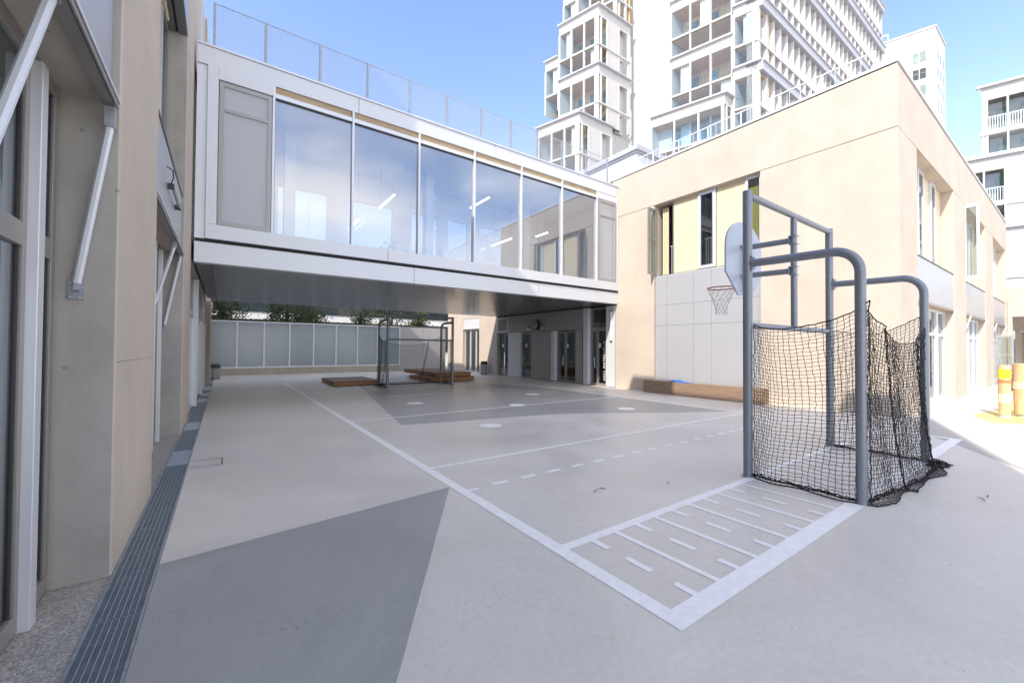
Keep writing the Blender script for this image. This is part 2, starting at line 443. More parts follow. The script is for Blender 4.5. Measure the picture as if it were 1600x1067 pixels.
for cx, cy in ((4.79, 7.6), (4.79, 11.9), (9.35, 7.62), (9.33, 11.9), (7.17, 9.9)):
    ln.sheet([(cx + .25 * math.cos(t * math.pi / 20), cy + .25 * math.sin(t * math.pi / 20)) for t in range(40)], .0045)
ln.build('court_lines', M['line'], kind='structure')
jb = MB()
for (a, b, c, d) in ((-.37, 0, 7.66, 7.672), (-.37, 0, 7.25, 7.262), (-.005, .008, 7.25, 7.672)):
    jb.sheet([(a, c), (b, c), (b, d), (a, d)], .004)
jb.build('floor_hatch_joint', M['bronze_dark'], kind='structure')

# ================================================================ drain grates
def grate(name, y0, y1, lab, m):
    t = thing(name, lab, 'drain grate', (-.52, y0, 0), 'drain grates along the left wall')
    fr = MB(); zt = .012
    fr.box(-.65, -.635, y0, y1, -.03, zt).box(-.405, -.39, y0, y1, -.03, zt).box(-.635, -.405, y0 + .001, y0 + .004, -.03, zt - .002).box(-.635, -.405, y1 - .004, y1 - .001, -.03, zt - .002)
    fr.build('frame', M['steel'], t)
    lb = MB()
    for i in range(1, 7): x = -.635 + .23 * i / 7; lb.box(x - .0013, x + .0013, y0 + .012, y1 - .012, -.012, zt - .001)
    lb.build('bearing_bar', M['steel_light'] , t)
    cb = MB(); n = int((y1 - y0) / .0125)
    for i in range(n): y = y0 + .012 + i * .0125; cb.box(-.635, -.405, y, y + .005, -.01, zt - .003)
    cb.build('cross_bar', m, t)
    return t
MB().sheet([(-.652, -3), (-.388, -3), (-.388, 27), (-.652, 27)], .003).build('drain_channel', M['black'], kind='structure')
A = grate('drain_grate', 0, 1, 'x', M['grate_dark']); Bg = grate('drain_grate', 0, 1, 'x', M['steel_light'])
bright = {6, 9, 14, 16, 18, 19, 22}
used = {0: False, 1: False}
ords = ['first', 'second', 'third', 'fourth', 'fifth', 'sixth', 'seventh', 'eighth', 'ninth', 'tenth', 'eleventh', 'twelfth', 'thirteenth', 'fourteenth', 'fifteenth', 'sixteenth', 'seventeenth', 'eighteenth', 'nineteenth', 'twentieth', 'twenty-first', 'twenty-second', 'twenty-third', 'twenty-fourth', 'twenty-fifth']
for i in range(25):
    y = 1.5 + i
    b = i in bright
    lab = ('pale galvanised ' if b else 'dark steel ') + 'drain grate in the floor channel, %s one counted from the front' % ords[i]
    src = Bg if b else A
    if not used[int(b)]: src.location = (-.52, y, 0); src['label'] = lab; used[int(b)] = True
    else: dup(src, (-.52, y, 0), 0, lab)

# ================================================================ LEFT BUILDING
LB = thing('school_building', 'beige concrete building with deep window bays along the left edge', 'building', (-1, 4, 0))
FX = -.655
w = MB()
H = 13.5
w.box(FX, -8, 6.2 - 2.02, 6.2, 0, H)                 # pillar 1
w.box(FX, -8, 10.08, 12.02, 0, H)                   # pillar 2
w.box(FX, -8, -2.7, -1.0, 0, H)
w.box(FX, -8, 12.02, 14.3, 8.72, H)
w.box(FX, -8, 18.2, 25.3, 8.72, H)
w.box(-1.6, -8, -1.0, 4.18, 7.75, H); w.box(-1.6, -8, 6.2, 10.08, 7.75, H)
w.box(-1.3, -8, -1.0, 4.18, 3.62, 4.55); w.box(-1.3, -8, 6.2, 10.08, 3.62, 4.55)
w.box(-1.5, -8, 12.02, 25.3, 0, 3.66); w.box(FX, -8, 12.021, 25.3, 3.66, 8.72)
w.box(-1.3, -8, 14.3, 18.2, 8.72, H)
w.build('wall', M['beige'], LB, bevel=.012)
# inner faces of the bays in raw grey concrete
gc = MB()
for y in (4.18, 10.08): gc.box(FX - .012, -1.6, y - .004, y, 0.004, 12)
gc.box(FX - .012, -1.6, 6.2, 6.204, .004, 12)
gc.build('reveal', M['grey_conc'], LB)
gs = MB()
for a, b in ((-1.0, 4.176), (6.204, 10.076)):
    gs.box(FX - .05, -1.3, a, b, 3.5, 3.62)
gs.build('soffit', M['beam_wood'] if False else M['beige'], LB)
js = MB()
for yy in ((4.2, 6.18), (10.1, 12.0)):
    js.box(FX - .005, FX + .0015, yy[0], yy[1], 7.43, 7.442); js.box(FX - .005, FX + .0008, yy[0], yy[1], 1.575, 1.579)
js.build('joint', M['bronze_dark'], LB)
# floor-level bays
def left_bay(y0, y1, posts, rails):
    gl = MB()
    edges = [y0] + posts + [y1]
    for i in range(len(edges) - 1):
        a, b = edges[i] + .03, edges[i + 1] - .03
        fr = MB()
        fr.box(-.97, -1.03, a, b, .02, .13).box(-.97, -1.03, a, b, 3.4, 3.5).box(-.97, -1.03, a, a + .07, .13, 3.4).box(-.97, -1.03, b - .07, b, .13, 3.4)
        if rails: fr.box(-.972, -1.028, a + .07, b - .07, 2.28, 2.42)
        o = fr.build('window_frame', M['bronze'], LB, bevel=.004)
        gk = MB(); gk.box(-.985, -1.02, a + .07, a + .09, .13, 3.4).box(-.985, -1.02, b - .09, b - .07, .13, 3.4)
        gk.build('gasket', M['bronze_dark'], o)
        MB().box(-.995, -1.005, a + .09, b - .09, .13, 3.4).build('pane', M['win_glass'], o)
    for p in posts:
        MB().box(-.92, -1.005, p - .05, p + .05, .004, 3.42).build('mullion_post', M['alu'], LB, bevel=.004)
left_bay(-1.0, 4.18, [.9, 2.3, 3.70], True)
left_bay(6.2, 10.08, [7.5, 8.8, 9.6], True)
# dim room behind so the panes are not empty
rm = MB(); rm.box(-3.4, -3.5, -1, 24, 0, 13).build('room_wall', M['grey_conc'], LB)
ct = MB()
for i in range(60):
    y = -1 + i * .09
    if y < 4.1: ct.box(-1.35 - .03 * (i % 2), -1.37 - .03 * (i % 2), y, y + .09, .1, 3.4)
ct.build('curtain', M['interior'], LB)
# spandrel panels with dark shading rail under them
for a, b in ((-1.0, 4.1), (6.24, 10.04)):
    MB().box(-.70, -.78, a, b, 3.52, 4.54).build('spandrel_panel', M['spandrel'], LB, bevel=.003)
    MB().box(-.69, -.80, a, b, 4.54, 4.60).build('sill', M['bronze_dark'], LB)
    r = MB(); r.box(-.675, -.74, a, b, 3.44, 3.515).box(-.655, -.665, a, b, 3.43, 3.50); r.build('shading_rail', M['bronze'], LB)
    MB().box(-.645, -.652, a, b, 3.47, 3.49).build('shading_rail_trim', M['alu'], LB)
    MB().box(-.66, -.78, a, b, 7.76, 8.9).build('spandrel_panel', M['spandrel'], LB)
    ds = MB(); ds.box(-.66, -.80, a, b, 7.70, 7.755).box(-.84, -1.1, a, b, 7.70, 7.755); ds.build('dark_soffit_strip', M['dark_soffit'], LB)
    MB().box(-.80, -.84, a, b, 7.72, 7.755).build('soffit_slot', M['black'], LB)
    n = 5
    for i in range(n):
        p = a + (b - a) * i / n; q = a + (b - a) * (i + 1) / n
        fr = MB(); fr.box(-.95, -1.02, p, p + .06, 4.6, 7.7).box(-.95, -1.02, q - .06, q, 4.6, 7.7).box(-.95, -1.02, p + .06, q - .06, 4.6, 4.7).box(-.95, -1.02, p + .06, q - .06, 7.6, 7.7)
        o = fr.build('window_frame', M['alu'] if i % 2 else M['bronze'], LB)
        MB().box(-.98, -.99, p + .06, q - .06, 4.7, 7.6).build('pane', M['dark_glass'], o)
    MB().tube([(-.93, a + .2, 7.64), (-.93, b - .4, 7.64)], .03, 6).build('blind_roller', M['yellow'], LB)
# upper floor above the bridge
up = MB(); up.box(-.70, -.74, 14.32, 15.0, 8.75, H)
up.build('cladding_panel', M['alu_white'], LB)
MB().box(-.75, -.76, 15.0, 18.2, 8.75, H).build('pane', M['dark_glass'], LB)
mm = MB()
for y in (15.0, 15.9, 16.9): mm.box(-.68, -.78, y, y + .08, 8.75, H)
mm.build('window_frame', M['alu'], LB)
# shading arms (tubes from the rail down to the reveal)
def arm(p0, p1, yb):
    p0 = Vector(p0); p1 = Vector(p1)
    a = MB().tube([p0, p1], .025, 8).build('shading_arm', M['alu_white'], LB, smooth=True)
    b = MB(); b.box(p1.x - .05, p1.x + .03, yb - .012, yb, p1.z - .11, p1.z + .03).box(p1.x - .015, p1.x + .015, yb - .05, yb - .012, p1.z - .05, p1.z + .0); b.build('bracket', M['steel'], a)
    c = MB(); c.box(p0.x - .028, p0.x + .028, p0.y - .03, p0.y + .03, p0.z - .02, p0.z + .12); c.build('elbow', M['steel'], a)
    e = MB()
    for dx in (-.035, .015):
        for dz in (-.1, .0): e.tube([(p1.x + dx, yb - .012, p1.z + dz), (p1.x + dx, yb - .025, p1.z + dz)], .008, 6)
    e.build('bolt', M['steel_light'], a)
arm((-.70, 4.10, 3.30), (-.86, 4.14, 2.14), 4.176)
arm((-.72, 2.93, 3.42), (-.86, 2.60, 2.25), 2.64)
arm((-.70, 8.80, 3.36), (-.98, 8.78, 2.2), 8.82)
arm((-.70, 10.0, 3.42), (-.92, 10.03, 2.10), 10.076)
t = thing('wall_lamp', 'clear tube lamp with a black cable on the left wall panel', 'lamp', (-.66, 7.6, 4.0))
MB().tube([(-.64, 7.65, 4.0), (-.64, 8.75, 4.0)], .022, 10).build('tube', M['frost'], t, smooth=True)
MB().box(-.70, -.62, 7.62, 7.66, 3.96, 4.04).box(-.70, -.62, 8.72, 8.76, 3.96, 4.04).build('bracket', M['bronze_dark'], t)
MB().tube([(-.66, 7.62, 4.02), (-.62, 7.5, 4.08), (-.62, 7.4, 4.16), (-.68, 7.3, 4.16)], .008, 6).build('cable', M['bronze_dark'], t)
# ground floor under the bridge
q = MB(); q.box(-.72, -.76, 12.03, 21.6, 2.62, 3.655); q.build('upper_panel', M['spandrel'], LB)
for y0, y1 in ((12.1, 14.4), (14.5, 17.9), (18.0, 19.9), (20.0, 21.6)):
    fr = MB(); fr.box(-.70, -.76, y0, y0 + .06, .02, 2.6).box(-.70, -.76, y1 - .06, y1, .02, 2.6).box(-.70, -.76, y0 + .06, y1 - .06, 2.5, 2.6).box(-.70, -.76, y0 + .06, y1 - .06, .02, .12)
    o = fr.build('window_frame', M['alu'], LB)
    MB().box(-.73, -.74, y0 + .06, y1 - .06, .12, 2.5).build('pane', M['dark_glass'], o)
for y, h in ((14.45, 3.55), (17.93, 2.56), (19.95, 2.56)):
    MB().box(-.60, -.72, y - .05, y + .05, .03, h).build('vertical_fin', M['alu_white'], LB, bevel=.004)
for y in (22.1, 23.4):
    MB().box(-.5, -.7, y, y + .3, 0, 3.65).build('column', M['beige'], LB)
w = MB(); w.box(-.7, -8, 26.8, 36, 0, 12.0); tag(w.build('rear_block', M['beige']), 'beige rear block placed to shade the left end of the back court', 'building')  # mostly unseen block, placed and raised to shade the back court

# ================================================================ LINK BRIDGE
Y0, Y1 = 11.9, 21.4
XL, XR = -.6, 13.99
BR = thing('link_bridge', 'glazed grey metal footbridge spanning between the two beige buildings', 'bridge', (6.7, 16.6, 3.65))
MB().box(XL + .35, XR, Y0 + .25, Y1, 3.65, 3.70).build('soffit', M['soffit'], BR)
st = MB()
for i in range(1, 11):
    y = Y0 + .25 + i * .86; st.box(XL + .35, XR, y, y + .008, 3.647, 3.652)
for i in range(1, 8): st.box(XL + .35 + i * 1.93, XL + .356 + i * 1.93, Y0 + .25, Y1, 3.6475, 3.652)
st.build('soffit_joint', M['dark_soffit'], BR)
MB().box(XL, XL + .35, Y0 + .25, Y1, 3.72, 3.80).build('soffit_channel', M['dark_soffit'], BR)
fa = MB()
cuts = [XL, 4.72, 9.6, 11.8, XR]
for a, b in ((XL, 4.71), (4.72, 9.59), (9.60, XR)): fa.box(a, b, Y0, Y0 + .25, 3.65, 4.13)
fa.build('lower_fascia', M['alu_white'], BR, bevel=.004)
MB().box(XL + .02, XR - .02, Y0 + .03, Y0 + .3, 4.13, 4.215).build('shadow_gap', M['black'], BR)
MB().box(XL + .01, XR, Y0 + .3, Y1, 3.80, 4.2).build('floor_slab', M['dark_soffit'], BR)
fr = MB()
for a, b in ((-.40, 3.88), (3.89, 8.9), (8.91, XR)): fr.box(a, b, Y0 - .06, Y0 + .16, 4.215, 4.555)
fr.box(-.40, -.19, Y0 - .06, Y0 + .16, 4.558, 8.30)
fr.box(13.90, XR, Y0 - .06, Y0 + .16, 4.558, 8.28)
fr.box(-.187, .94, Y0 - .06, Y0 + .16, 8.02, 8.30)
fr.box(12.72, 13.89, Y0 - .03, Y0 + .16, 8.02, 8.28)
fr.build('window_surround', M['alu_white'], BR, bevel=.004)
MB().box(XL, -.405, Y0 + .02, Y0 + .2, 4.215, 8.30).build('side_panel', M['alu'], BR)
pf = MB()
for a, b in ((XL, 3.02), (3.03, 7.6), (7.61, 12.1), (12.11, XR)): pf.box(a, b, Y0 - .02, Y0 + .3, 8.305, 8.74)
pf.build('parapet_fascia', M['alu_white'], BR, bevel=.004)
MB().box(XL, XR, Y0 - .05, Y0 + .35, 8.745, 8.79).build('parapet_cap', M['alu'], BR)
MB().box(XL, XR, Y0 + .36, 15.7, 8.3, 8.6).build('roof', M['white'], BR)
MB().box(.96, 12.7, Y0 + .02, Y0 + .16, 8.13, 8.30).build('timber_strip', M['beam_wood'], BR)
tr = MB(); tr.box(.96, 12.7, Y0 - .01, Y0 + .1, 8.02, 8.127); tr.build('top_rail', M['alu'], BR)
MB().box(.96, 12.7, Y0 + .03, Y0 + .09, 7.985, 8.018).build('gasket', M['bronze_dark'], BR)
xs = [.95, 2.88, 4.84, 6.80, 8.76, 10.74, 12.70]
for i in range(6):
    MB().box(xs[i] + .03, xs[i + 1] - .03, Y0 + .05, Y0 + .07, 4.56, 7.985).build('glass_pane', M['bridge_glass'], BR)
for x in xs:
    mu = MB().box(x - .028, x + .028, Y0 - .035, Y0 + .14, 4.557, 8.30).build('mullion', M['alu'], BR, bevel=.003)
    MB().box(x + .029, x + .04, Y0 + .02, Y0 + .12, 4.557, 7.985).build('gasket', M['bronze_dark'], mu)
for a, b in ((-.17, .91), (12.745, 13.88)):
    fr = MB(); fr.box(a, b, Y0 - .03, Y0 + .02, 4.57, 4.66).box(a, b, Y0 - .03, Y0 + .02, 7.9, 8.0).box(a, a + .09, Y0 - .03, Y0 + .02, 4.66, 7.9).box(b - .09, b, Y0 - .03, Y0 + .02, 4.66, 7.9).box(a + .09, b - .09, Y0 - .03, Y0 + .02, 7.3, 7.38)
    o = fr.build('louvre_frame', M['panel'], BR)
    MB().sheet([(0, 0), (1, 0), (1, 1), (0, 1)], 0)
    pm = MB(); pm.add([(a + .09, Y0 - .005, 4.66), (b - .09, Y0 - .005, 4.66), (b - .09, Y0 - .005, 7.9), (a + .09, Y0 - .005, 7.9)], [(0, 1, 2, 3)])
    pm.build('perforated_sheet', M['perf'], o)
    MB().box(a + .1, b - .1, Y0 + .1, Y0 + .12, 4.66, 7.9).build('backing_glass', M['louvre_back'], o)
# inside of the bridge
MB().box(XL, XR, Y0 + .3, 15.7, 4.2, 4.26).build('floor', M['interior'], BR)
MB().box(XL, XR, Y0 + .2, 15.7, 8.05, 8.12).build('ceiling', M['interior'], BR)
YB = 15.7
bw = MB()
bw.box(XL, XR, YB - .15, YB, 4.26, 4.7); bw.box(XL, XR, YB - .15, YB, 7.12, 8.05)
ops = [(1.35, 2.95), (3.6, 5.3), (6.0, 7.2), (7.6, 8.6), (9.2, 10.4), (11.3, 12.6)]
ed = [XL] + [q_ for o_ in ops for q_ in o_] + [XR]
for i in range(0, len(ed), 2): bw.box(ed[i], ed[i + 1], YB - .15, YB, 4.7, 7.12)
bw.build('rear_wall', M['interior'], BR)
for a_, b_ in ops:
    fr = MB(); fr.box(a_, a_ + .05, YB - .13, YB - .05, 4.7, 7.12).box(b_ - .05, b_, YB - .13, YB - .05, 4.7, 7.12).box(a_ + .05, b_ - .05, YB - .13, YB - .05, 7.06, 7.12)
    o = fr.build('rear_window_frame', M['alu'], BR)
    MB().box(a_ + .05, b_ - .05, YB - .10, YB - .09, 4.7, 7.06).build('pane', M['rear_glass'], o)
for x in (1.4, 5.9, 10.3):
    MB().box(x, x + .3, Y0 + 1.9, Y0 + 2.2, 4.26, 8.05).build('column', M['interior'], BR)
MB().box(XR - .3, XR, Y0 + .3, 15.5, 4.26, 8.05).build('end_wall', M['interior'], BR)
t0 = None
for i, (x, y, zz, l, lab) in enumerate(((4.5, 13.9, 6.7, 1.5, 'lit tube lamp hanging behind the second glass pane'), (3.75, 15.0, 6.1, .9, 'lit tube lamp hanging deeper inside, behind the second glass pane'),
                         (8.0, 13.6, 7.3, 1.4, 'lit tube lamp hanging high behind the fourth glass pane'), (9.7, 14.6, 6.25, 1.5, 'lit tube lamp hanging behind the fourth and fifth glass panes'),
                         (11.6, 14.2, 6.8, .8, 'short lit tube lamp hanging behind the last glass pane'))):
    t = thing('tube_lamp', lab, 'lamp', (x, y, zz), 'tube lamps inside the glass bridge')
    MB().tube([(x, y - l / 2, zz), (x, y + l / 2, zz)], .03, 8).build('tube', M['lamp'], t)
    MB().tube([(x, y - l / 2 + .1, zz), (x, y - l / 2 + .1, 8.05)], .006, 4).tube([(x, y + l / 2 - .1, zz), (x, y + l / 2 - .1, 8.05)], .006, 4).build('cord', M['steel'], t)
t = thing('cabinet', 'low white cabinet behind the bottom of the third glass pane', 'cabinet', (6.6, 13.0, 4.26))
MB().box(6.15, 7.0, 12.9, 13.3, 4.3, 5.15).build('body', M['white'], t, bevel=.01)
MB().box(6.17, 6.57, 12.88, 12.9, 4.34, 5.1).box(6.59, 6.98, 12.88, 12.9, 4.34, 5.1).build('door', M['interior'], t)
for px, lab in ((4.35, 'pale leafy pot plant behind the second glass pane'), (5.3, 'pale leafy pot plant behind the third glass pane')):
    t = thing('pot_plant', lab, 'plant', (px, 12.9, 4.26), 'pot plants inside the bridge')
    MB().cyl(px, 12.9, 4.27, 4.6, .12, 16, .15).build('pot', M['white'], t, smooth=True)
    lf = MB()
    for i in range(130):
        c = Vector((px + random.gauss(0, .17), 12.9 + random.gauss(0, .1), 4.8 + random.gauss(0, .14)))
        a = Vector((random.uniform(-1, 1), random.uniform(-1, 1), random.uniform(-.3, 1))).normalized() * .06; b = a.orthogonal().normalized() * .025
        lf.add([c - a, c + b, c + a, c - b], [(0, 1, 2, 3)])
    lf.build('foliage', M['plant_leaf'], t)
# railing on the bridge roof
RL = thing('mesh_railing', 'tall wire mesh railing along the roof edge of the glass bridge', 'railing', (6.5, 12, 8.79))
pr_x = [-.30, .76, 2.03, 3.29, 4.55, 5.8, 7.1, 8.35, 9.57, 10.8, 12.14, 13.44]
for x in pr_x: MB().box(x - .02, x + .02, 11.97, 12.03, 8.79, 9.90).build('post', M['steel'], RL)
for i in range(len(pr_x) - 1):
    a, b = pr_x[i] + .02, pr_x[i + 1] - .02
    fr = MB(); fr.box(a, b, 11.985, 12.0, 9.875, 9.895).box(a, b, 11.985, 12.0, 8.83, 8.85).box(a, a + .012, 11.985, 12.0, 8.85, 9.875).box(b - .012, b, 11.985, 12.0, 8.85, 9.875)
    o = fr.build('panel_frame', M['steel'], RL)
    MB().add([(a, 11.99, 8.85), (b, 11.99, 8.85), (b, 11.99, 9.875), (a, 11.99, 9.875)], [(0, 1, 2, 3)]).build('wire_mesh', M['rail_mesh'], o)

# ================================================================ RIGHT BUILDING
RB = thing('school_building', 'sunlit beige concrete building with the basketball court in front', 'building', (14, 12, 0))
RX = 14.0; CY = 2.8; RT = 9.08; JZ = 7.43
w = MB()
# face towards the court (X = 14)
w.box(RX, RX + .55, CY, 6.09, 0, JZ)
w.box(RX, RX + .55, 10.05, 12.0, 0, JZ)
w.box(RX, RX + .55, CY + .001, 28.4, JZ + .014, RT)
w.box(RX + .06, RX + .55, CY + .06, 12.0, JZ - .002, JZ + .016)
w.box(RX, RX + .55, 12.0, 28.4, 3.72, JZ)
w.box(RX, RX + .55, 21.5, 23.7, 0, 3.72)
w.box(RX, RX + .55, 26.0, 28.4, 0, 3.72)
# face to the right (Y = 2.8)
for a, b in ((14.551, 15.95), (21.3, 23.6), (28.78, 31.4), (36.4, 37.0)): w.box(a, b, CY, CY + .5, 0, JZ)
w.box(14.551, 37.0, CY + .001, CY + .5, JZ + .014, RT)
w.box(14.56, 36.98, CY + .06, CY + .5, JZ - .002, JZ + .016)
w.box(36.5, 37.0, CY + .5, 20, 0, RT)
w.build('wall', M['beige'], RB, bevel=.01)
MB().box(14.6, 36.4, 3.4, 28.3, 8.6, 8.7).build('roof', M['grey_conc'], RB)
cp = MB(); cp.box(RX - .03, RX + .6, CY - .03, 28.4, RT + .03, RT + .10).box(RX + .6, 37.03, CY - .03, CY + .55, RT + .03, RT + .10); cp.build('coping', M['alu_white'], RB)
cg = MB(); cg.box(RX + .01, RX + .55, CY + .01, 28.4, RT, RT + .03).box(RX + .55, 37, CY + .01, CY + .5, RT, RT + .03); cg.build('coping_shadow_gap', M['black'], RB)
# window zone of the court face
gz = MB(); gz.box(RX + .33, RX + .5, 6.09, 10.05, 4.6, 4.66); gz.build('sill', M['bronze_dark'], RB)
def pane_win(y0, y1, z0, z1, x, mfr, fw=.09, glass='win_glass'):
    fr = MB(); fr.box(x, x + .07, y0, y0 + fw, z0, z1).box(x, x + .07, y1 - fw, y1, z0, z1).box(x, x + .07, y0 + fw, y1 - fw, z0, z0 + fw).box(x, x + .07, y0 + fw, y1 - fw, z1 - fw, z1)
    o = fr.build('window_frame', mfr, RB, bevel=.004)
    MB().box(x + .03, x + .04, y0 + fw, y1 - fw, z0 + fw, z1 - fw).build('pane', M[glass], o)
    return o
for y0, y1 in ((8.33, 9.30), (6.66, 7.62)):
    MB().box(RX + .22, RX + .30, y0, y1, 4.64, JZ).build('yellow_panel', M['yellow'], RB)
pane_win(7.64, 8.31, 4.64, JZ, RX + .17, M['alu'], .11)
pane_win(6.10, 6.64, 4.64, JZ, RX + .17, M['alu'], .09)
# open bay with casement swung out
MB().box(RX + .2, RX + .27, 9.30, 9.34, 4.64, JZ).build('window_frame', M['bronze'], RB)
cs = MB(); xx = RX - .42
cs.box(xx, RX + .1, 10.0, 10.05, 4.66, 4.74).box(xx, RX + .1, 10.0, 10.05, 7.2, 7.28).box(xx, xx + .07, 10.0, 10.05, 4.74, 7.2).box(RX + .03, RX + .1, 10.0, 10.05, 4.74, 7.2).box(xx + .07, RX + .03, 10.01, 10.04, 6.0, 6.05)
o = cs.build('open_casement', M['bronze'], RB); MB().box(xx + .07, RX + .03, 10.02, 10.03, 4.74, 7.2).build('pane', M['win_glass'], o)
cu = MB()
for i in range(5): cu.box(RX + .34 + .03 * (i % 2), RX + .37 + .03 * (i % 2), 9.62 + i * .05, 9.68 + i * .05, 4.66, JZ - .1)
cu.build('curtain', M['yellow'], RB)
for y0, y1 in ((9.34, 9.6), (7.75, 8.2)):
    b = MB(); b.box(RX + .42, RX + .44, y0, y1, 5.75, 5.78)
    k = 0
    while y0 + k * .09 < y1: b.box(RX + .42, RX + .435, y0 + k * .09, y0 + k * .09 + .02, 4.66, 5.75); k += 1
    b.build('guard_rail', M['alu'], RB)
c2 = MB()
for i in range(8): c2.box(RX + .30 + .03 * (i % 2), RX + .32 + .03 * (i % 2), 6.18 + i * .05, 6.24 + i * .05, 4.9, 7.1)
c2.build('curtain', M['curtain'], RB)
rmb = MB(); rmb.box(16.6, 16.7, 3.5, 12, 0, 8.6).box(14.56, 16.6, 11.0, 11.1, 4.6, 8.6).box(14.56, 16.6, 3.6, 11.0, 4.45, 4.6); rmb.build('room_wall', M['grey_conc'], RB)
# white panels below the windows
pl = MB(); xp = RX + .09
ys = [6.10, 7.74, 8.42, 9.52, 10.04]; zs = [.42, 2.62, 3.42, 4.57]
for i in range(4):
    for j in range(3): pl.box(xp, xp + .04, ys[i] + .004, ys[i + 1] - .004, zs[j] + .004, zs[j + 1] - .004)
for i in range(4): pl.box(xp, xp + .04, ys[i] + .004, ys[i + 1] - .004, .02, zs[0] - .004)
pl.build('white_cladding', M['cladding'], RB)
MB().box(xp + .05, RX + .3, 6.09, 10.05, 0, 4.6).build('cladding_backing', M['alu'], RB)
# right face bays
for bi, (a, b) in enumerate(((15.95, 21.3), (23.6, 28.78), (31.4, 36.4))):
    n = 3
    sp = []
    for i in range(n):
        p = a + (b - a) * i / n + .006; q_ = a + (b - a) * (i + 1) / n - .006
        MB().box(p, q_, CY + .03, CY + .07, 3.17, 4.40).build('spandrel_panel', M['spandrel'], RB)
    MB().box(a, b, CY + .02, CY + .34, 4.40, 4.45).build('sill', M['bronze_dark'], RB)
    MB().box(a, b, CY + .03, CY + .09, 3.10, 3.165).build('shading_rail', M['bronze'], RB)
    MB().box(a, b, CY + .09, CY + .34, 3.11, 3.165).build('soffit', M['beam_wood'], RB)
    MB().box(a, b, CY + .34, CY + .5, 3.10, 4.45).build('slab_edge', M['beige'], RB)
    # upper windows: frame / yellow panel rhythm
    x = a
    ww = [(.75, 'g'), (1.0, 'y'), (.75, 'g'), (1.0, 'y'), (.75, 'g'), (b - a - 4.25, 'y')]
    for wd, kd in ww:
        if kd == 'y': MB().box(x, x + wd, CY + .34, CY + .4, 4.45, JZ).build('yellow_panel', M['yellow'], RB)
        else:
            fr = MB(); fr.box(x, x + .09, CY + .28, CY + .36, 4.45, JZ).box(x + wd - .09, x + wd, CY + .28, CY + .36, 4.45, JZ).box(x + .09, x + wd - .09, CY + .28, CY + .36, 4.45, 4.55).box(x + .09, x + wd - .09, CY + .28, CY + .36, JZ - .1, JZ)
            o = fr.build('window_frame', M['alu_white'], RB); MB().box(x + .09, x + wd - .09, CY + .31, CY + .32, 4.55, JZ - .1).build('pane', M['dark_glass'], o)
        x += wd
    # ground floor doors
    x = a
    for i in range(4):
        wd = (b - a) / 4
        fr = MB(); fr.box(x + .01, x + .14, CY + .24, CY + .36, 0.01, 3.1).box(x + wd - .14, x + wd - .01, CY + .24, CY + .36, 0.01, 3.1).box(x + .14, x + wd - .14, CY + .26, CY + .34, 3.0, 3.1).box(x + .14, x + wd - .14, CY + .26, CY + .34, 2.2, 2.3).box(x + .14, x + wd - .14, CY + .26, CY + .34, .01, .15)
        o = fr.build('glazed_door', M['alu_white'], RB)
        MB().box(x + .14, x + wd - .14, CY + .30, CY + .31, .15, 3.0).build('pane', M['win_glass'], o)
        MB().tube([(x + .25, CY + .22, .9), (x + .25, CY + .18, .95), (x + .25, CY + .18, 1.25), (x + .25, CY + .22, 1.3)], .012, 6).build('handle', M['steel'], o)
        x += wd
    for xx in (a + .9, b - .05):
        ar = MB().tube([(xx, CY - .02, 3.12), (xx - .05, CY + .26, 2.1)], .03, 6).build('shading_arm', M['alu_white'], RB)
# one opened door leaf and one opened upper casement
o = MB().box(23.6, 23.68, CY - .36, CY - .29, 4.5, 7.4).box(23.6, 23.68, CY - .02, CY + .05, 4.5, 7.4).box(23.6, 23.68, CY - .29, CY - .02, 4.5, 4.62).box(23.6, 23.68, CY - .29, CY - .02, 7.28, 7.4).build('open_casement', M['alu_white'], RB)
MB().box(23.63, 23.64, CY - .29, CY - .02, 4.62, 7.28).build('pane', M['win_glass'], o)
o = MB().box(31.6, 31.66, CY - .60, CY - .53, .03, 2.5).box(31.6, 31.66, CY - .1, CY, .03, 2.5).box(31.6, 31.66, CY - .53, CY - .1, .03, .15).box(31.6, 31.66, CY - .53, CY - .1, 2.4, 2.5).box(31.61, 31.65, CY - .53, CY - .1, 1.5, 1.54).box(31.61, 31.65, CY - .53, CY - .1, .9, .94).build('open_door', M['steel'], RB)
MB().box(31.62, 31.63, CY - .53, CY - .1, .15, 2.4).build('pane', M['win_glass'], o)
MB().tube([(31.58, CY - .45, .9), (31.5, CY - .45, .95), (31.5, CY - .45, 1.15), (31.58, CY - .45, 1.2)], .015, 6).build('handle', M['steel'], o)
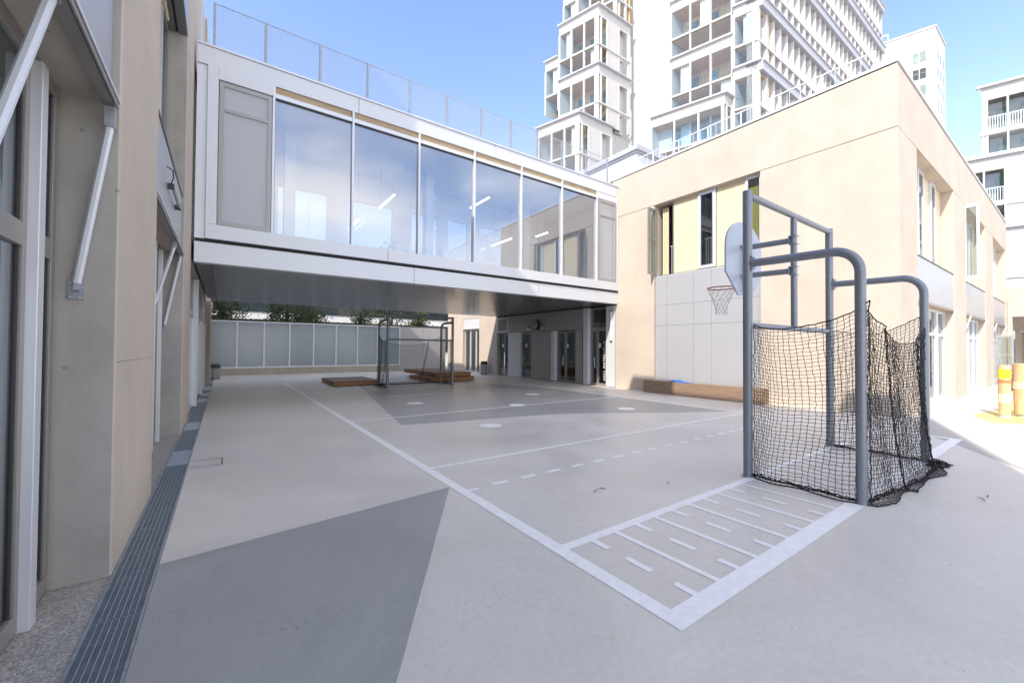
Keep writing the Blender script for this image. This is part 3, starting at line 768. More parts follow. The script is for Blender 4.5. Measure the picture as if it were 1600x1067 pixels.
# below the bridge: grey panels, doors
def pnl(y0, y1, z0, z1, x=13.98, m='panel', nm='grey_panel'):
    return MB().box(x, 14.3, y0, y1, z0, z1).build(nm, M[m], RB, bevel=.003)
pnl(12.02, 12.52, .03, 3.60, 13.96, 'alu_white')
pnl(13.92, 21.45, 2.62, 3.60)
MB().box(14.03, 14.3, 12.02, 21.5, 3.60, 3.75).build('head_gap', M['black'], RB)
pnl(13.62, 13.92, .03, 3.60, 13.94, 'alu_white')
pnl(14.03, 14.48, .03, 2.60)
pnl(15.98, 16.25, .03, 2.60, 13.94, 'alu_white')
pnl(16.26, 17.15, .03, 2.60); pnl(17.16, 17.98, .03, 2.60)
pnl(19.07, 20.2, .03, 2.60, 13.94, 'alu_white')
def door(y0, y1, z1, double=False, transom=None):
    x = 14.12
    fr = MB(); fr.box(x, x + .08, y0, y0 + .08, .01, z1).box(x, x + .08, y1 - .08, y1, .01, z1).box(x, x + .08, y0 + .08, y1 - .08, z1 - .08, z1).box(x, x + .08, y0 + .08, y1 - .08, .01, .12)
    if double: ym = (y0 + y1) / 2 + .1; fr.box(x - .002, x + .082, ym - .06, ym + .06, .12, z1 - .08)
    o = fr.build('door', M['bronze'], RB)
    MB().box(x + .04, x + .05, y0 + .08, y1 - .08, .12, z1 - .08).build('pane', M['win_glass'], o)
    yh = (y0 + y1) / 2 + (.22 if double else -.0) if double else y1 - .2
    MB().tube([(x - .01, yh, .85), (x - .07, yh, .9), (x - .07, yh, 1.25), (x - .01, yh, 1.3)], .014, 6).build('handle', M['steel_light'], o)
    sg = MB().box(x + .02, x + .03, yh - .3, yh - .12, 1.75, 1.95); sg.build('notice', M['white'], o)
    if transom:
        fr = MB(); fr.box(x, x + .08, y0, y1, z1 + .01, z1 + .09).box(x, x + .08, y0, y1, transom - .08, transom).box(x, x + .08, y0, y0 + .08, z1 + .09, transom - .08).box(x, x + .08, y1 - .08, y1, z1 + .09, transom - .08)
        q = fr.build('transom_window', M['bronze'], RB); MB().box(x + .04, x + .05, y0 + .08, y1 - .08, z1 + .09, transom - .08).build('pane', M['win_glass'], q)
    return o
d0 = door(12.54, 13.60, 2.58, True, 3.58)
door(14.50, 15.96, 2.58, True)
door(18.0, 19.05, 2.58)
door(20.22, 21.44, 2.58)
MB().box(14.6, 14.7, 12.02, 21.5, 0, 3.7).build('dark_lobby', M['black'], RB)
bb = MB()
for y in (12.54, 14.49, 18.0, 20.22): pass
lv = MB(); lv.box(13.95, 14.0, 20.25, 21.42, 2.66, 2.74).box(13.95, 14.0, 20.25, 21.42, 3.46, 3.54).box(13.95, 14.0, 20.25, 20.33, 2.74, 3.46).box(13.95, 14.0, 21.34, 21.42, 2.74, 3.46)
lo = lv.build('louvre_frame', M['alu_white'], RB)
lg = MB()
for i in range(9): lg.box(13.96, 13.975, 20.33, 21.34, 2.76 + i * .078, 2.80 + i * .078)
lg.build('louvre_grille', M['dark_soffit'], lo)
# vertical lettering on the entrance glass
tx = bpy.data.curves.new('lettering', 'FONT'); tx.body = "HALL MATERNELLE"; tx.size = .20; tx.extrude = .002; tx.space_character = 1.05
to = bpy.data.objects.new('lettering', tx); COL.objects.link(to)
dg = bpy.context.evaluated_depsgraph_get()
me = bpy.data.meshes.new_from_object(to.evaluated_get(dg)); me.materials.clear(); me.materials.append(M['white'])
bpy.data.objects.remove(to)
# reads upwards on a plane facing -X
me.transform(Matrix(((0, 0, -1, 0), (0, 1, 0, 0), (0, 0, 1, 0), (0, 0, 0, 1))) @ Matrix(((1, 0, 0, 0), (0, 1, 0, 0), (0, 0, 1, 0), (0, 0, 0, 1))) if False else Matrix(((0, 0, -1, 14.10 - 14), (0, 1, 0, 12.66 - 12), (1, 0, 0, .25), (0, 0, 0, 1))))
lo2 = bpy.data.objects.new('lettering', me); COL.objects.link(lo2); lo2.parent = RB
# far window bay at the end of the court face
for y0, y1 in ((23.72, 24.4), (24.45, 25.2), (25.25, 25.98)):
    pane_win(y0, y1, .02, 2.95, 14.2, M['alu'], .06)
MB().box(14.02, 14.4, 23.72, 25.98, 3.0, 3.71).build('spandrel_panel', M['alu_white'], RB)
MB().box(14.25, 14.4, 24.40, 24.45, .02, 2.95).build('timber_post', M['wood_wall'], RB)
MB().box(15.6, 15.7, 23.7, 28, 0, 3.7).build('room_back', M['yellow'], RB)
# roof railing
RR = thing('roof_railing', 'thin white bar railing on the roof edge of the sunlit beige building', 'railing', (14.25, 8, 9.18))
rp = MB()
y = 3.3; k = 0
while y < 28:
    if k % 4 == 0: MB().box(14.235, 14.265, y, y + .03, 9.18, 9.76).build('post', M['alu_white'], RR)
    elif y < 16: rp.box(14.245, 14.257, y, y + .012, 9.18, 9.74)
    y += .29; k += 1
rp.build('baluster', M['alu_white'], RR)
MB().box(14.23, 14.27, 3.28, 28, 9.745, 9.775).build('top_rail', M['alu_white'], RR)
# roof hut
t = thing('roof_hut', 'low white rooftop hut with blue grey metal eaves behind the bridge railing', 'hut', (17, 13.2, 8.7))
MB().box(17.15, 21, 13.37, 22, 8.7, 11.75).build('wall', M['alu_white'], t)
MB().box(16.95, 21.2, 13.17, 22.2, 11.85, 12.1).box(17.05, 21.1, 13.27, 22.1, 11.75, 11.85).build('roof', M['tower_eave'], t)
MB().box(17.9, 18.7, 13.35, 13.368, 9.9, 10.9).build('vent', M['black'], t)
# clock
t = thing('wall_clock', 'round white clock with a dark rim high on the shaded grey wall', 'clock', (13.8, 17.43, 2.96))
MB().tube([(13.97, 17.43, 2.96), (13.78, 17.43, 2.96)], .27, 28).build('case', M['bronze_dark'], t, smooth=True)
MB().tube([(13.779, 17.43, 2.96), (13.772, 17.43, 2.96)], .235, 28).build('dial', M['panel'], t)
h = MB(); h.box(13.765, 13.771, 17.42, 17.44, 2.94, 3.14).box(13.765, 13.771, 17.3, 17.44, 2.95, 2.97); h.build('hand', M['black'], t)
for s_, lab in ((-.62, 'small spotlight on the wall right of the clock'), (.62, 'small spotlight on the wall left of the clock')):
    t = thing('spotlight', lab, 'lamp', (13.9, 17.43 + s_, 2.9), 'spotlights beside the clock')
    MB().tube([(13.97, 17.43 + s_, 2.9), (13.85, 17.43 + s_, 2.85)], .03, 8).build('arm', M['steel'], t)
    MB().tube([(13.87, 17.43 + s_, 2.86), (13.78, 17.43 + s_, 2.78)], [.05, .09], 12).build('head', M['steel_light'], t)
t = thing('wall_light', 'slim vertical white light on the panel beside the entrance doors', 'lamp', (13.92, 12.2, 2.4))
MB().tube([(13.93, 12.2, 2.05), (13.93, 12.2, 3.35)], .03, 8).build('tube', M['white'], t)
MB().box(13.90, 13.96, 12.16, 12.24, 2.0, 2.06).box(13.90, 13.96, 12.16, 12.24, 3.34, 3.4).build('bracket', M['bronze_dark'], t)

# ================================================================ bench, cloth, bins, platforms
t = thing('bench', 'long slatted timber block bench against the sunlit wall', 'bench', (13.6, 7.5, 0))
n = 8
for side in range(1):
    b = MB()
    for i in range(6): b.box(13.60, 13.63, 5.85, 10.25, .01 + i * .073, .01 + i * .073 + .066)
    for i in range(6): b.box(13.632, 13.97, 10.22, 10.25, .01 + i * .073, .01 + i * .073 + .066)
    for i in range(6): b.box(13.632, 13.97, 5.85, 5.88, .01 + i * .073, .01 + i * .073 + .066)
    b.build('side_slats', M['bench'], t, bevel=.003)
b = MB()
for i in range(5): b.box(13.60 + i * .076, 13.60 + i * .076 + .07, 5.85, 10.25, .449, .475)
b.build('seat', M['bench'], t, bevel=.003)
MB().box(13.64, 13.95, 5.9, 10.2, 0, .445).build('core', M['black'], t)
# crumpled blue cloth
bm = MB(); NX, NY = 16, 28
random.seed(3)
hh = [[0] * (NY + 1) for _ in range(NX + 1)]
vs = []
for i in range(NX + 1):
    for j in range(NY + 1):
        u_, v_ = i / NX * 2 - 1, j / NY * 2 - 1
        r = max(0, 1 - (u_ * u_ + v_ * v_) ** .5)
        amp = .10 * (r ** .6) * (.45 + .55 * abs(math.sin(5 * u_ + 3 * math.sin(4 * v_)))) * (1.0 if v_ > -.2 else .5)
        wob = 1 + .18 * math.sin(7 * math.atan2(v_, u_ + 1e-4))
        vs.append((13.76 + .11 * u_ * wob, 8.75 + .42 * v_ * wob, .479 + amp))
bm.add(vs, [(i * (NY + 1) + j, (i + 1) * (NY + 1) + j, (i + 1) * (NY + 1) + j + 1, i * (NY + 1) + j + 1) for i in range(NX) for j in range(NY) if ((i - NX / 2 + .5) / (NX / 2)) ** 2 + ((j - NY / 2 + .5) / (NY / 2)) ** 2 < 1])
tag(bm.build('crumpled_jacket', M['blue_cloth'], smooth=True), 'crumpled bright blue jacket lying on the timber bench', 'jacket')
def bin_(x, y, rr, hh_, lab):
    t = thing('litter_bin', lab, 'bin', (x, y, 0), 'litter bins at the edge of the covered court')
    MB().cyl(x, y, .04, hh_ - .2, rr, 20, rr * 1.06).build('body', M['bin_body'], t, smooth=True)
    MB().tube([(x, y, hh_ - .2), (x, y, hh_ - .16), (x, y, hh_)], [rr * 1.12, rr * 1.14, rr * .9], 20).build('lid', M['bronze_dark'], t, smooth=True)
    MB().cyl(x, y, 0, .04, rr * .9, 16).build('foot', M['bronze_dark'], t)
bin_(-.38, 26.2, .24, .78, 'grey litter bin with a black lid at the far end of the left wall')
bin_(13.66, 22.5, .2, .85, 'grey litter bin with a black lid against the concrete pier on the right')
def platform(x0, x1, y0, y1, z0, z1, t, gap=.075):
    top = MB(); k = int((y1 - y0) / .11)
    for i in range(k): a = y0 + (y1 - y0) * i / k; top.box(x0, x1, a, a + (y1 - y0) / k - .008, z1 - .03, z1)
    top.build('deck_boards', M['deck'], t)
    sd = MB(); k = int((x1 - x0) / gap)
    for i in range(k): a = x0 + (x1 - x0) * i / k; sd.box(a, a + (x1 - x0) / k - .012, y0 + .01, y0 + .05, z0 + .02, z1 - .032)
    k = int((y1 - y0) / gap)
    for i in range(k): a = y0 + .06 + (y1 - y0 - .06) * i / k; sd.box(x0 + .01, x0 + .05, a, a + (y1 - y0) / k - .012, z0 + .02, z1 - .032); sd.box(x1 - .05, x1 - .01, a, a + (y1 - y0) / k - .012, z0 + .02, z1 - .032)
    sd.build('side_battens', M['deck_end'], t)
    MB().box(x0 + .06, x1 - .06, y0 + .06, y1 - .06, z0, z1 - .035).build('base', M['black'], t)
t = thing('timber_platform', 'single low timber platform left of the far goal', 'platform', (4.8, 20, 0), 'timber platforms behind the far goal'); platform(3.9, 5.85, 18.75, 21.6, 0, .20, t)
t = thing('timber_platform', 'wider two-tier stepped timber platform behind the far goal', 'platform', (9.5, 20, 0), 'timber platforms behind the far goal'); platform(8.3, 10.8, 18.75, 21.5, 0, .21, t); platform(8.75, 10.72, 18.95, 23.6, .212, .42, t)

for i, (x, y, a_, l) in enumerate(((3.64, 3.42, .3, .09), (3.75, 3.42, 2.4, .10), (7.1, .75, .6, .14), (7.3, .72, .2, .10), (4.6, 3.1, 1.4, .05))):
    lab = ['bent dry twig left of the pair on the court floor', 'straight dry twig right of the pair on the court floor', 'dry twig on the floor in front of the goal, left of two', 'short dry twig on the floor in front of the goal, right of two', 'tiny dry twig on the floor beside the ruler marking'][i]
    dx, dy = math.cos(a_) * l / 2, math.sin(a_) * l / 2
    tag(MB().tube([(x - dx, y - dy, .012), (x + dy * .2, y - dx * .2, .02), (x + dx, y + dy, .012)], [.004, .005, .002], 5).build('twig', M['bark']), lab, 'twig', 'dry twigs on the court')

# ================================================================ goals
def goal(loc, rz, lab, top_z, hoop):
    """local frame: mouth posts at y=0, x = -1.5 / 1.5, frame and net reach back to y = -1.2"""
    t = thing('goal', lab, 'goal', loc)
    ROOT[t.name] = Vector(); r = .058
    W2 = 1.5
    for sx in (-1, 1):
        MB().tube([(sx * W2, 0, 0), (sx * W2, 0, top_z + .05)], r, 20).build('goal_post', M['goal'], t, smooth=True)
        MB().cyl(sx * W2, 0, 0, .012, .085, 20).build('base_plate', M['steel'], t)
    MB().tube([(-W2 + r, 0, top_z), (W2 - r, 0, top_z)], .045, 16).build('top_bar', M['goal'], t, smooth=True)
    MB().tube([(-W2 + r, 0, 2.03), (W2 - r, 0, 2.03)], .04, 16).build('crossbar', M['goal'], t, smooth=True)
    for sx in (-1, 1):
        x = sx * W2
        pts = [Vector((x, -.03, 2.86))] + arc((x, -1.2 + .28, 2.82 - .26), .26, math.pi / 2, math.pi, (0, 1, 0), (0, 0, 1), 9)
        pts = [Vector((x, -.05, 2.86))] + [Vector((x, -1.2 + .26 - .26 * math.sin(a), 2.84 - .26 + .26 * math.cos(a))) for a in [i * math.pi / 2 / 9 for i in range(10)]] + [Vector((x, -1.2, 0))]
        MB().tube(pts, .052, 16).build('rear_frame', M['goal'], t, smooth=True)
        c = MB(); c.box(x - .035, x + .035, -.075, -.055, 2.76, 2.96); c.build('clamp', M['steel'], t)
        bo = MB()
        for dz in (2.79, 2.93): bo.tube([(x + .02, -.10, dz), (x + .02, -.06, dz)], .012, 6).tube([(x - .02, -.10, dz), (x - .02, -.06, dz)], .012, 6)
        bo.build('bolt', M['steel_light'], t)
    if hoop:
        MB().tube([(0, 0, 2.07), (0, 0, top_z - .04)], .045, 16).build('mast', M['goal'], t, smooth=True)
        for zz in (3.42, 2.94):
            MB().tube([(0, .03, zz), (0, .66, zz + .02)], .045, 14).build('board_arm', M['goal'], t, smooth=True)
            c = MB(); c.box(-.06, .06, -.055, .055, zz - .07, zz - .055).box(-.06, .06, -.055, .055, zz + .055, zz + .07).box(-.055, .055, .045, .06, zz - .055, zz + .055)
            c.build('clamp', M['steel'], t)
        # backboard: fan shape, 1.2 wide
        Wb = .62
        zl, zh = 2.84, 3.86
        out = [(-.22, 2.62), (.22, 2.62), (Wb, 2.98), (Wb, 3.42)]
        out += [(Wb * math.cos(a), 3.42 + .46 * math.sin(a)) for a in [i * math.pi / 16 for i in range(1, 16)]] + [(-Wb, 3.42), (-Wb, 2.98)]
        bd = MB().extr([(x, .74, z_) for x, z_ in out], (0, .03, 0)).build('backboard', M['board'], t, bevel=.006)
        ri = MB(); ri.box(-.05, -.03, .67, .738, 2.68, 3.5).box(.03, .05, .67, .738, 2.68, 3.5).box(-.05, .05, .66, .674, 2.8, 3.5).box(-.16, .16, .70, .738, 3.42, 3.46).box(-.16, .16, .70, .738, 2.92, 2.96)
        ri.build('board_bracket', M['steel'], bd)
        ry = .74 + .03 + .15 + .225; rz_ = 2.80
        ring = MB().tube([(.225 * math.cos(a), ry + .225 * math.sin(a), rz_) for a in [i * math.pi / 18 for i in range(36)]], .010, 8, closed=True)
        ring.tube([(-.10, .77, rz_ - .02), (-.14, ry - .18, rz_)], .008, 6).tube([(.10, .77, rz_ - .02), (.14, ry - .18, rz_)], .008, 6)
        ring.box(-.12, .12, .771, .785, rz_ - .08, rz_ + .03)
        ro = ring.build('hoop', M['red'], t, smooth=True)
        nt_ = MB(); rows = 7; ns = 12
        def P_(i, j):
            f = j / rows; rad = .225 * (1 - .62 * min(1, f * 1.25) ** .9) if f < .8 else .225 * .40 * (1 + .25 * (f - .8))
            a = (i + (.5 if j % 2 else 0)) * 2 * math.pi / ns
            k = .012 * math.sin(i * 2.3 + j)
            return (rad * math.cos(a) + k, ry + rad * math.sin(a) + k, rz_ - .015 - f * .46 + .008 * math.sin(i * 3 + j))
        for j in range(rows):
            for i in range(ns):
                nt_.tube([P_(i, j), P_(i, j + 1)], .0028, 4, False)
                nt_.tube([P_(i, j), P_(i + (1 if j % 2 else -1), j + 1)], .0028, 4, False)
        nt_.build('hoop_net', M['net_white'], ro)
    # ---- nets: grids of cord
    def grid_net(fn, nu, nv, r_=.0038, name='net', jit=.008, seed=1):
        rnd = random.Random(seed)
        P2 = [[Vector(fn(i / nu, j / nv)) + Vector((rnd.uniform(-jit, jit), rnd.uniform(-jit, jit), rnd.uniform(-jit, jit) if 0 < j else 0)) for j in range(nv + 1)] for i in range(nu + 1)]
        for col in P2:
            for p in col: p.z = max(p.z, .012)
        b = MB()
        for i in range(nu + 1): b.tube(P2[i], r_ if 0 < i < nu else r_ * 2, 3, False)
        for j in range(nv + 1):
            b.tube([P2[i][j] for i in range(nu + 1)], r_ if 0 < j < nv else r_ * 2.4, 3, False)
        b.build(name, M['rope'], t)
        return P2
    CW = .052
    def fold(s, a, k):  # locally bunches the cords
        return s - k * math.sin(2 * math.pi * (s - a)) / (2 * math.pi)
    def side(sx, seed):
        def f(u, v):      # u 0 front post .. 1 rear post ; v 0 bottom .. 1 top
            uu = fold(u, .13, .55) if sx < 0 else fold(u, .5, .3)
            ztop = 2.03 + (.22 - .30 * math.sin(math.pi * u) * .35) * u - .12 * math.sin(math.pi * u)
            y = -1.2 * uu
            ripple = (.045 * math.sin(9 * u + 2 * v * sx) + .03 * math.sin(17 * u + seed)) * math.sin(math.pi * min(1, max(0, 1 - v)) * .5 + .2) * math.sin(math.pi * u)
            bulge = .10 * math.sin(math.pi * u) * (1 - v) ** 3
            x = sx * (W2 - .0) + sx * (ripple + bulge) * (1)
            return (x + (-.0 if sx > 0 else 0), y + .035 * math.sin(7 * v + seed) * math.sin(math.pi * u), ztop * (v ** 1.0) + .004)
        return f
    grid_net(side(-1, 1), 26, 44, .0036, seed=2)
    grid_net(side(1, 4), 26, 44, .0036, seed=3)
    def back(u, v):
        # one soft fold where the cords bunch, leaning outwards towards the ground
        c = .20 + .16 * (1 - v)
        uu = u - .042 * math.exp(-((u - c) / .07) ** 2) * math.tanh((u - c) / .018) + .012 * math.sin(4 * math.pi * u)
        x = -W2 + 2 * W2 * uu + .14 * (1 - v) ** 2 * u ** 4
        ztop = 2.24 - .17 * u - .36 * math.sin(math.pi * u) ** .8
        fl = (1 - v) ** 2.4
        edge = math.sin(math.pi * min(1, max(0, u) * .96 + .02)) ** .35
        y = -1.2 - (.035 + .20 * fl * (.4 + .6 * u)) * (1 + .22 * math.sin(11 * u)) * edge - .022 * math.sin(17 * u + 2.5 * v) * edge - .05 * math.exp(-((u - c) / .05) ** 2)
        zz = ztop * max(0, (v * 1.06 - .06)) if v > .06 else 0.0
        if v <= .06: y -= .07 * (1 - v / .06) * (1 + .3 * math.sin(19 * u))
        return (x, y, zz + .01 * math.sin(25 * u) * (v < .1))
    grid_net(back, 66, 46, .0034, seed=5)
    # bunched foot rope and crumpled spare net on the ground
    fr_ = MB(); rnd = random.Random(9)
    for k in range(5):
        pts = []
        for i in range(46):
            f = i / 45
            pts.append((-W2 + .0 + rnd.uniform(-.015, .015) + .02 * math.sin(20 * f), -1.2 * f, .02 + .012 * k * rnd.random()))
        fr_.tube(pts, .006, 4)
        pts = []
        for i in range(90):
            f = i / 89; x = -W2 + 2 * W2 * f
            pts.append((x, -1.2 - .25 * math.sin(math.pi * f) ** .5 * (.4 + .7 * f) - .015 * math.sin(25 * f) + rnd.uniform(-.02, .02), .02 + .015 * rnd.random() * k))
        fr_.tube(pts, .006, 4)
        pts = []
        for i in range(40):
            f = i / 39; pts.append((W2 + rnd.uniform(-.02, .02) + .03 * math.sin(14 * f), -1.2 * f, .02 + .01 * k * rnd.random()))
        fr_.tube(pts, .006, 4)
    fr_.build('foot_rope', M['rope'], t)
    def heap(u, v):
        return (W2 - .14 + .34 * (u - .5) + .03 * math.sin(9 * v), -1.36 + .17 * (v - .5) + .03 * math.sin(11 * u), .015 + .10 * math.sin(math.pi * u) * math.sin(math.pi * v) * (.6 + .4 * math.sin(15 * u + 7 * v)))
    grid_net(heap, 16, 12, .004, 'bunched_net', seed=8)
    return t
goal((7.29, 2.68, 0), 0, 'near galvanised goal with black net and basketball hoop', 3.80, True)
fg = goal((7.10, 16.95, 0), 0, 'far galvanised goal with black net under the bridge', 3.05, False)
fg.rotation_euler.z = math.pi
for o in S.objects:
    pass

# ================================================================ back court
t = thing('glazed_fence', 'frosted glass fence on a low concrete base closing the back court', 'fence', (5, 28.8, 0))
MB().box(-.7, 10.4, 28.8, 29.05, 0, .42).build('base_wall', M['olive_conc'], t)
xs2 = [-.7 + 1.0 * 0, .62, 1.98, 3.34, 4.70, 6.06, 7.42, 8.78, 10.36]
for x in xs2: MB().box(x - .04, x + .04, 28.78, 28.9, .42, 3.2).build('post', M['alu'], t)
for i in range(8): 
    MB().box(xs2[i] + .035, xs2[i + 1] - .035, 28.83, 28.85, .5, 3.12).build('glass_panel', M['frost'], t)
MB().box(-.7, 10.4, 28.79, 28.88, 3.12, 3.2).box(-.7, 10.4, 28.79, 28.88, .42, .5).build('rail', M['alu'], t)
for i in range(8):
    pass
t = thing('boundary_wall', 'plain pale concrete wall right of the glass fence in the back court', 'wall', (12, 28.8, 0))
wl = MB(); wl.box(10.4, 12.2, 28.8, 29.05, 0, 3.2); wl.box(12.215, 14.0, 28.8, 29.05, 0, 3.2); wl.build('wall', M['cladding'], t)
MB().box(10.4, 14, 28.78, 29.07, 3.2, 3.26).build('coping', M['bronze_dark'], t)
t = thing('rear_building', 'white building with dark strip windows beyond the back court fence', 'building', (10, 41, 0))
MB().box(-20, 30, 41, 52, 0, 21).build('wall', M['white'], t)  # upper height is out of view, raised to darken the back court
for z0, z1 in ((4.65, 6.8), (1.2, 4.0), (9, 10.6)):
    o = MB().box(-20, 30, 40.94, 40.98, z0, z1).build('strip_window', M['dark_glass'], t)
    fr = MB()
    for k in range(16): fr.box(-20 + k * 3, -19.9 + k * 3, 40.90, 40.94, z0, z1)
    fr.build('mullion', M['bronze_dark'], o)
def tree(x, y, h, cr_, lab, seed, sp=1.0):
    cr_ *= .8
    rnd = random.Random(seed)
    t = thing('olive_tree', lab, 'tree', (x, y, 0), 'trees beyond the glass fence')
    tk = MB(); tips = []
    tk.tube([(x, y, 0), (x + .05, y, h * .3), (x - .04, y + .05, h * .62), (x + .1, y, h * .95)], [.19, .16, .14, .07], 8)
    for k in range(9):
        a = rnd.uniform(0, 6.28); r = cr_ * rnd.uniform(.4, .95); zt = h * rnd.uniform(.66, 1.0)
        m_ = (x + r * .45 * math.cos(a), y + r * .45 * math.sin(a), h * .5 + (zt - h * .5) * .4)
        e = (x + r * math.cos(a), y + r * math.sin(a), zt); tips += [e, ((m_[0] + e[0]) / 2, (m_[1] + e[1]) / 2, (m_[2] + e[2]) / 2)]
        tk.tube([(x - .04, y + .05, h * .48), m_, e], [.055, .035, .012], 5)
    tk.build('trunk', M['bark'], t, smooth=True)
    lf = MB()
    for e in tips:
        for k in range(int(75 * sp)):
            c = Vector(e) + Vector((rnd.gauss(0, .33), rnd.gauss(0, .33), rnd.gauss(0, .24)))
            a = Vector((rnd.uniform(-1, 1), rnd.uniform(-1, 1), rnd.uniform(-1, 1))).normalized() * rnd.uniform(.08, .13); b = a.orthogonal().normalized() * .05
            lf.add([c - a, c + b, c + a, c - b], [(0, 1, 2, 3)])
    lf.build('crown', M['leaf'], t)
tree(-.2, 31.5, 5.0, 1.5, 'dense dark tree above the left end of the glass fence', 1)
tree(3.4, 31.0, 4.9, 1.4, 'dark tree with a thick trunk above the second and third fence panels', 2)
tree(4.9, 32.4, 4.8, 1.3, 'dark tree behind the middle of the glass fence', 3)
tree(8.2, 31.2, 4.7, 1.3, 'sparse tree with bare limbs left of the far goal', 4, .5)
tree(10.6, 31.4, 4.5, 1.2, 'sparse tree seen over the wall behind the far goal', 5, .5)
tree(12.6, 31.0, 4.6, 1.1, 'small dark tree at the right end of the boundary wall', 6, .8)
hg = MB(); rnd = random.Random(4)
for k in range(5200):
    c = Vector((rnd.uniform(-.6, 13.8), 29.6 + rnd.uniform(-.2, .2), rnd.uniform(2.4, 3.26) + .12 * rnd.random()))
    a = Vector((rnd.uniform(-1, 1), rnd.uniform(-1, 1), rnd.uniform(-1, 1))).normalized() * .10; b = a.orthogonal().normalized() * .05
    hg.add([c - a, c + b, c + a, c - b], [(0, 1, 2, 3)])
h_ = hg.build('hedge', M['leaf']); tag(h_, 'clipped dark hedge just behind the glass fence', 'hedge')

# ================================================================ towers
AU = math.radians(106.2)
U = Vector((math.cos(AU), math.sin(AU), 0)); V = Vector((1, 0, 0))
class TB(MB):
    """sheared boxes: s runs along the gable direction U, t along X; negative values stick out"""
    def set(s, P): s.P = Vector((P[0], P[1], 0)); return s
    def para(s, s0, s1, t0, t1, z0, z1):
        if s0 > s1: s0, s1 = s1, s0
        if t0 > t1: t0, t1 = t1, t0
        c = [s.P + U * a + V * b for a, b in ((s0, t0), (s0, t1), (s1, t1), (s1, t0))]
        return s.prism([(p.x, p.y) for p in c], z0, z1)
def tb(P): return TB().set(P)
MH = 5.5
def module(root, P, a, b, zt, bays, rail=False, backm='wood_wall', sideB=True, a0=0, seed=0, depth=1.95, kind='lit'):
    """one two-storey balcony box. face A from s=a0..a, face B t=0..b, top at zt"""
    z1 = zt - .12; z2 = zt - 1.0; z3 = zt - 3.62; z4 = zt - 3.78; z5 = zt - MH + .02
    e = tb(P); e.para(a0 - .28 if a0 == 0 else a0, a, -.28, 0, z1, zt)
    if sideB: e.para(-.28, 0, 0, b, z1, zt)
    e.para(a0, a, 0, b, z1, zt - .002)
    eo = e.build('cornice', M['tower_eave'], root)
    w = tb(P)
    w.para(a0, a, 0, .12, z2, z1)
    if sideB: w.para(0, .12, .12, b, z2, z1)
    w.build('facade_band', M['tower_white'], root)
    w = tb(P); w.para(a0, a, -.10, .12, z4, z3)
    if sideB: w.para(-.10, 0, -.10, b, z4, z3)
    w.build('transom', M['tower_white'], root)
    # floors / ceilings
    fl = tb(P); fl.para(a0 + .01, a - .01, .12, depth, z4 + .01, z3 - .01); fl.para(a0 + .01, a - .01, .12, depth, z2, z2 + .05); fl.build('balcony_slab', M['tower_white'], root)
    bk = tb(P); bk.para(a0 + .02, a - .02, depth, depth + .05, z5, z2); bk.build('timber_back_wall', M['wood_shade' if backm == 'wood_wall' else backm], root)
    for q0, q1 in ((z2 - .05, z2 - .003), (z4 - .06, z4 - .003)): tb(P).para(a0 + .13, a - .13, .13, depth - .01, q0, q1).build('timber_ceiling', M['wood_wall'], root)
    wn = None
    for r0, r1 in ((z3, z2), (z5, z4)):
        for i in range(len(bays) - 1):
            p, q = bays[i] + .05, bays[i + 1] - .05
            fr = tb(P).para(p, q, .03, .05, r0, r1).build('glazing', M['tower_glass'], root)
            if (i * 7 + seed * 5 + int(r0) * 3) % 4 == 1: tb(P).para(p + .05, p + (q - p) * .6, .3, .34, r0 + .02, r1 - .02).build('curtain', M['interior'], root)
            wi = tb(P).para(p + .2, p + .2 + (q - p) * .45, depth - .04, depth - .01, r0 + .05, r0 + (r1 - r0) * .82).build('inner_window', M['green_glass'], root)
    ps = tb(P)
    for i, x in enumerate(bays):
        wd = .06
        ps.para(x - wd, x + wd, -.06, .1, z5, z2)
    if a0 == 0: ps.para(0, .28, -.0, .1, z5, z2)
    ps.para(a - .1, a, .1, depth, z5, z2)
    ps.build('post', M['tower_white'], root)
    if rail:
        rl = tb(P)
        rl.para(a0, a, .10, .13, z3 + 1.0, z3 + 1.05)
        k = a0
        while k < a: rl.para(k, k + .03, .11, .13, z3, z3 + 1.0); k += .16
        rl.build('balcony_rail', M['alu_white'], root)
    if sideB:
        pb = tb(P)
        cuts = [(.30, .44), (1.15, 1.40), (2.78, 2.95), (4.2, b)]
        for c0, c1 in cuts:
            if c1 > b: c1 = b
            if c0 < b: pb.para(-.04, .1, c0, c1, z5, z2)
        if b > 2.8: pb.para(.0, .06, 1.40, 2.78, z5, z2)
        pb.build('side_panel', M['tower_white'], root)
        for r0, r1 in ((z3, z2), (z5, z4)):
            tb(P).para(.03, .05, .44, 1.15, r0, r1).build('glazing', M['tower_glass'], root)
            if b > 4: 
                tb(P).para(.5, .55, 2.95, 4.2, r0, r1).build('recess_wall', M['tower_white'], root)
                tb(P).para(.46, .49, 3.0, 3.6, r0 + .1, r1 - .5).build('narrow_window', M['dark_glass'], root)
TW = thing('tower_block', 'tall white tower block with stacked glazed balconies and a receding grid facade', 'tower', (36, 20, 0))
C = (36.64, 16.03)
ZT = 62
# body
bd = tb(C); bd.para(.92, 11.4, 2.7, 36, 0, ZT); bd.para(7.3, 11.4, 0, 2.7, 0, ZT)

bd.build('body', M['tower_white'], TW)
jn = tb(C)
for k in range(10):
    jn.para(7.3, 11.4, -.002, 0, 4.2 + k * MH, 4.22 + k * MH)
jn.build('facade_joint', M['tower_eave'], TW)
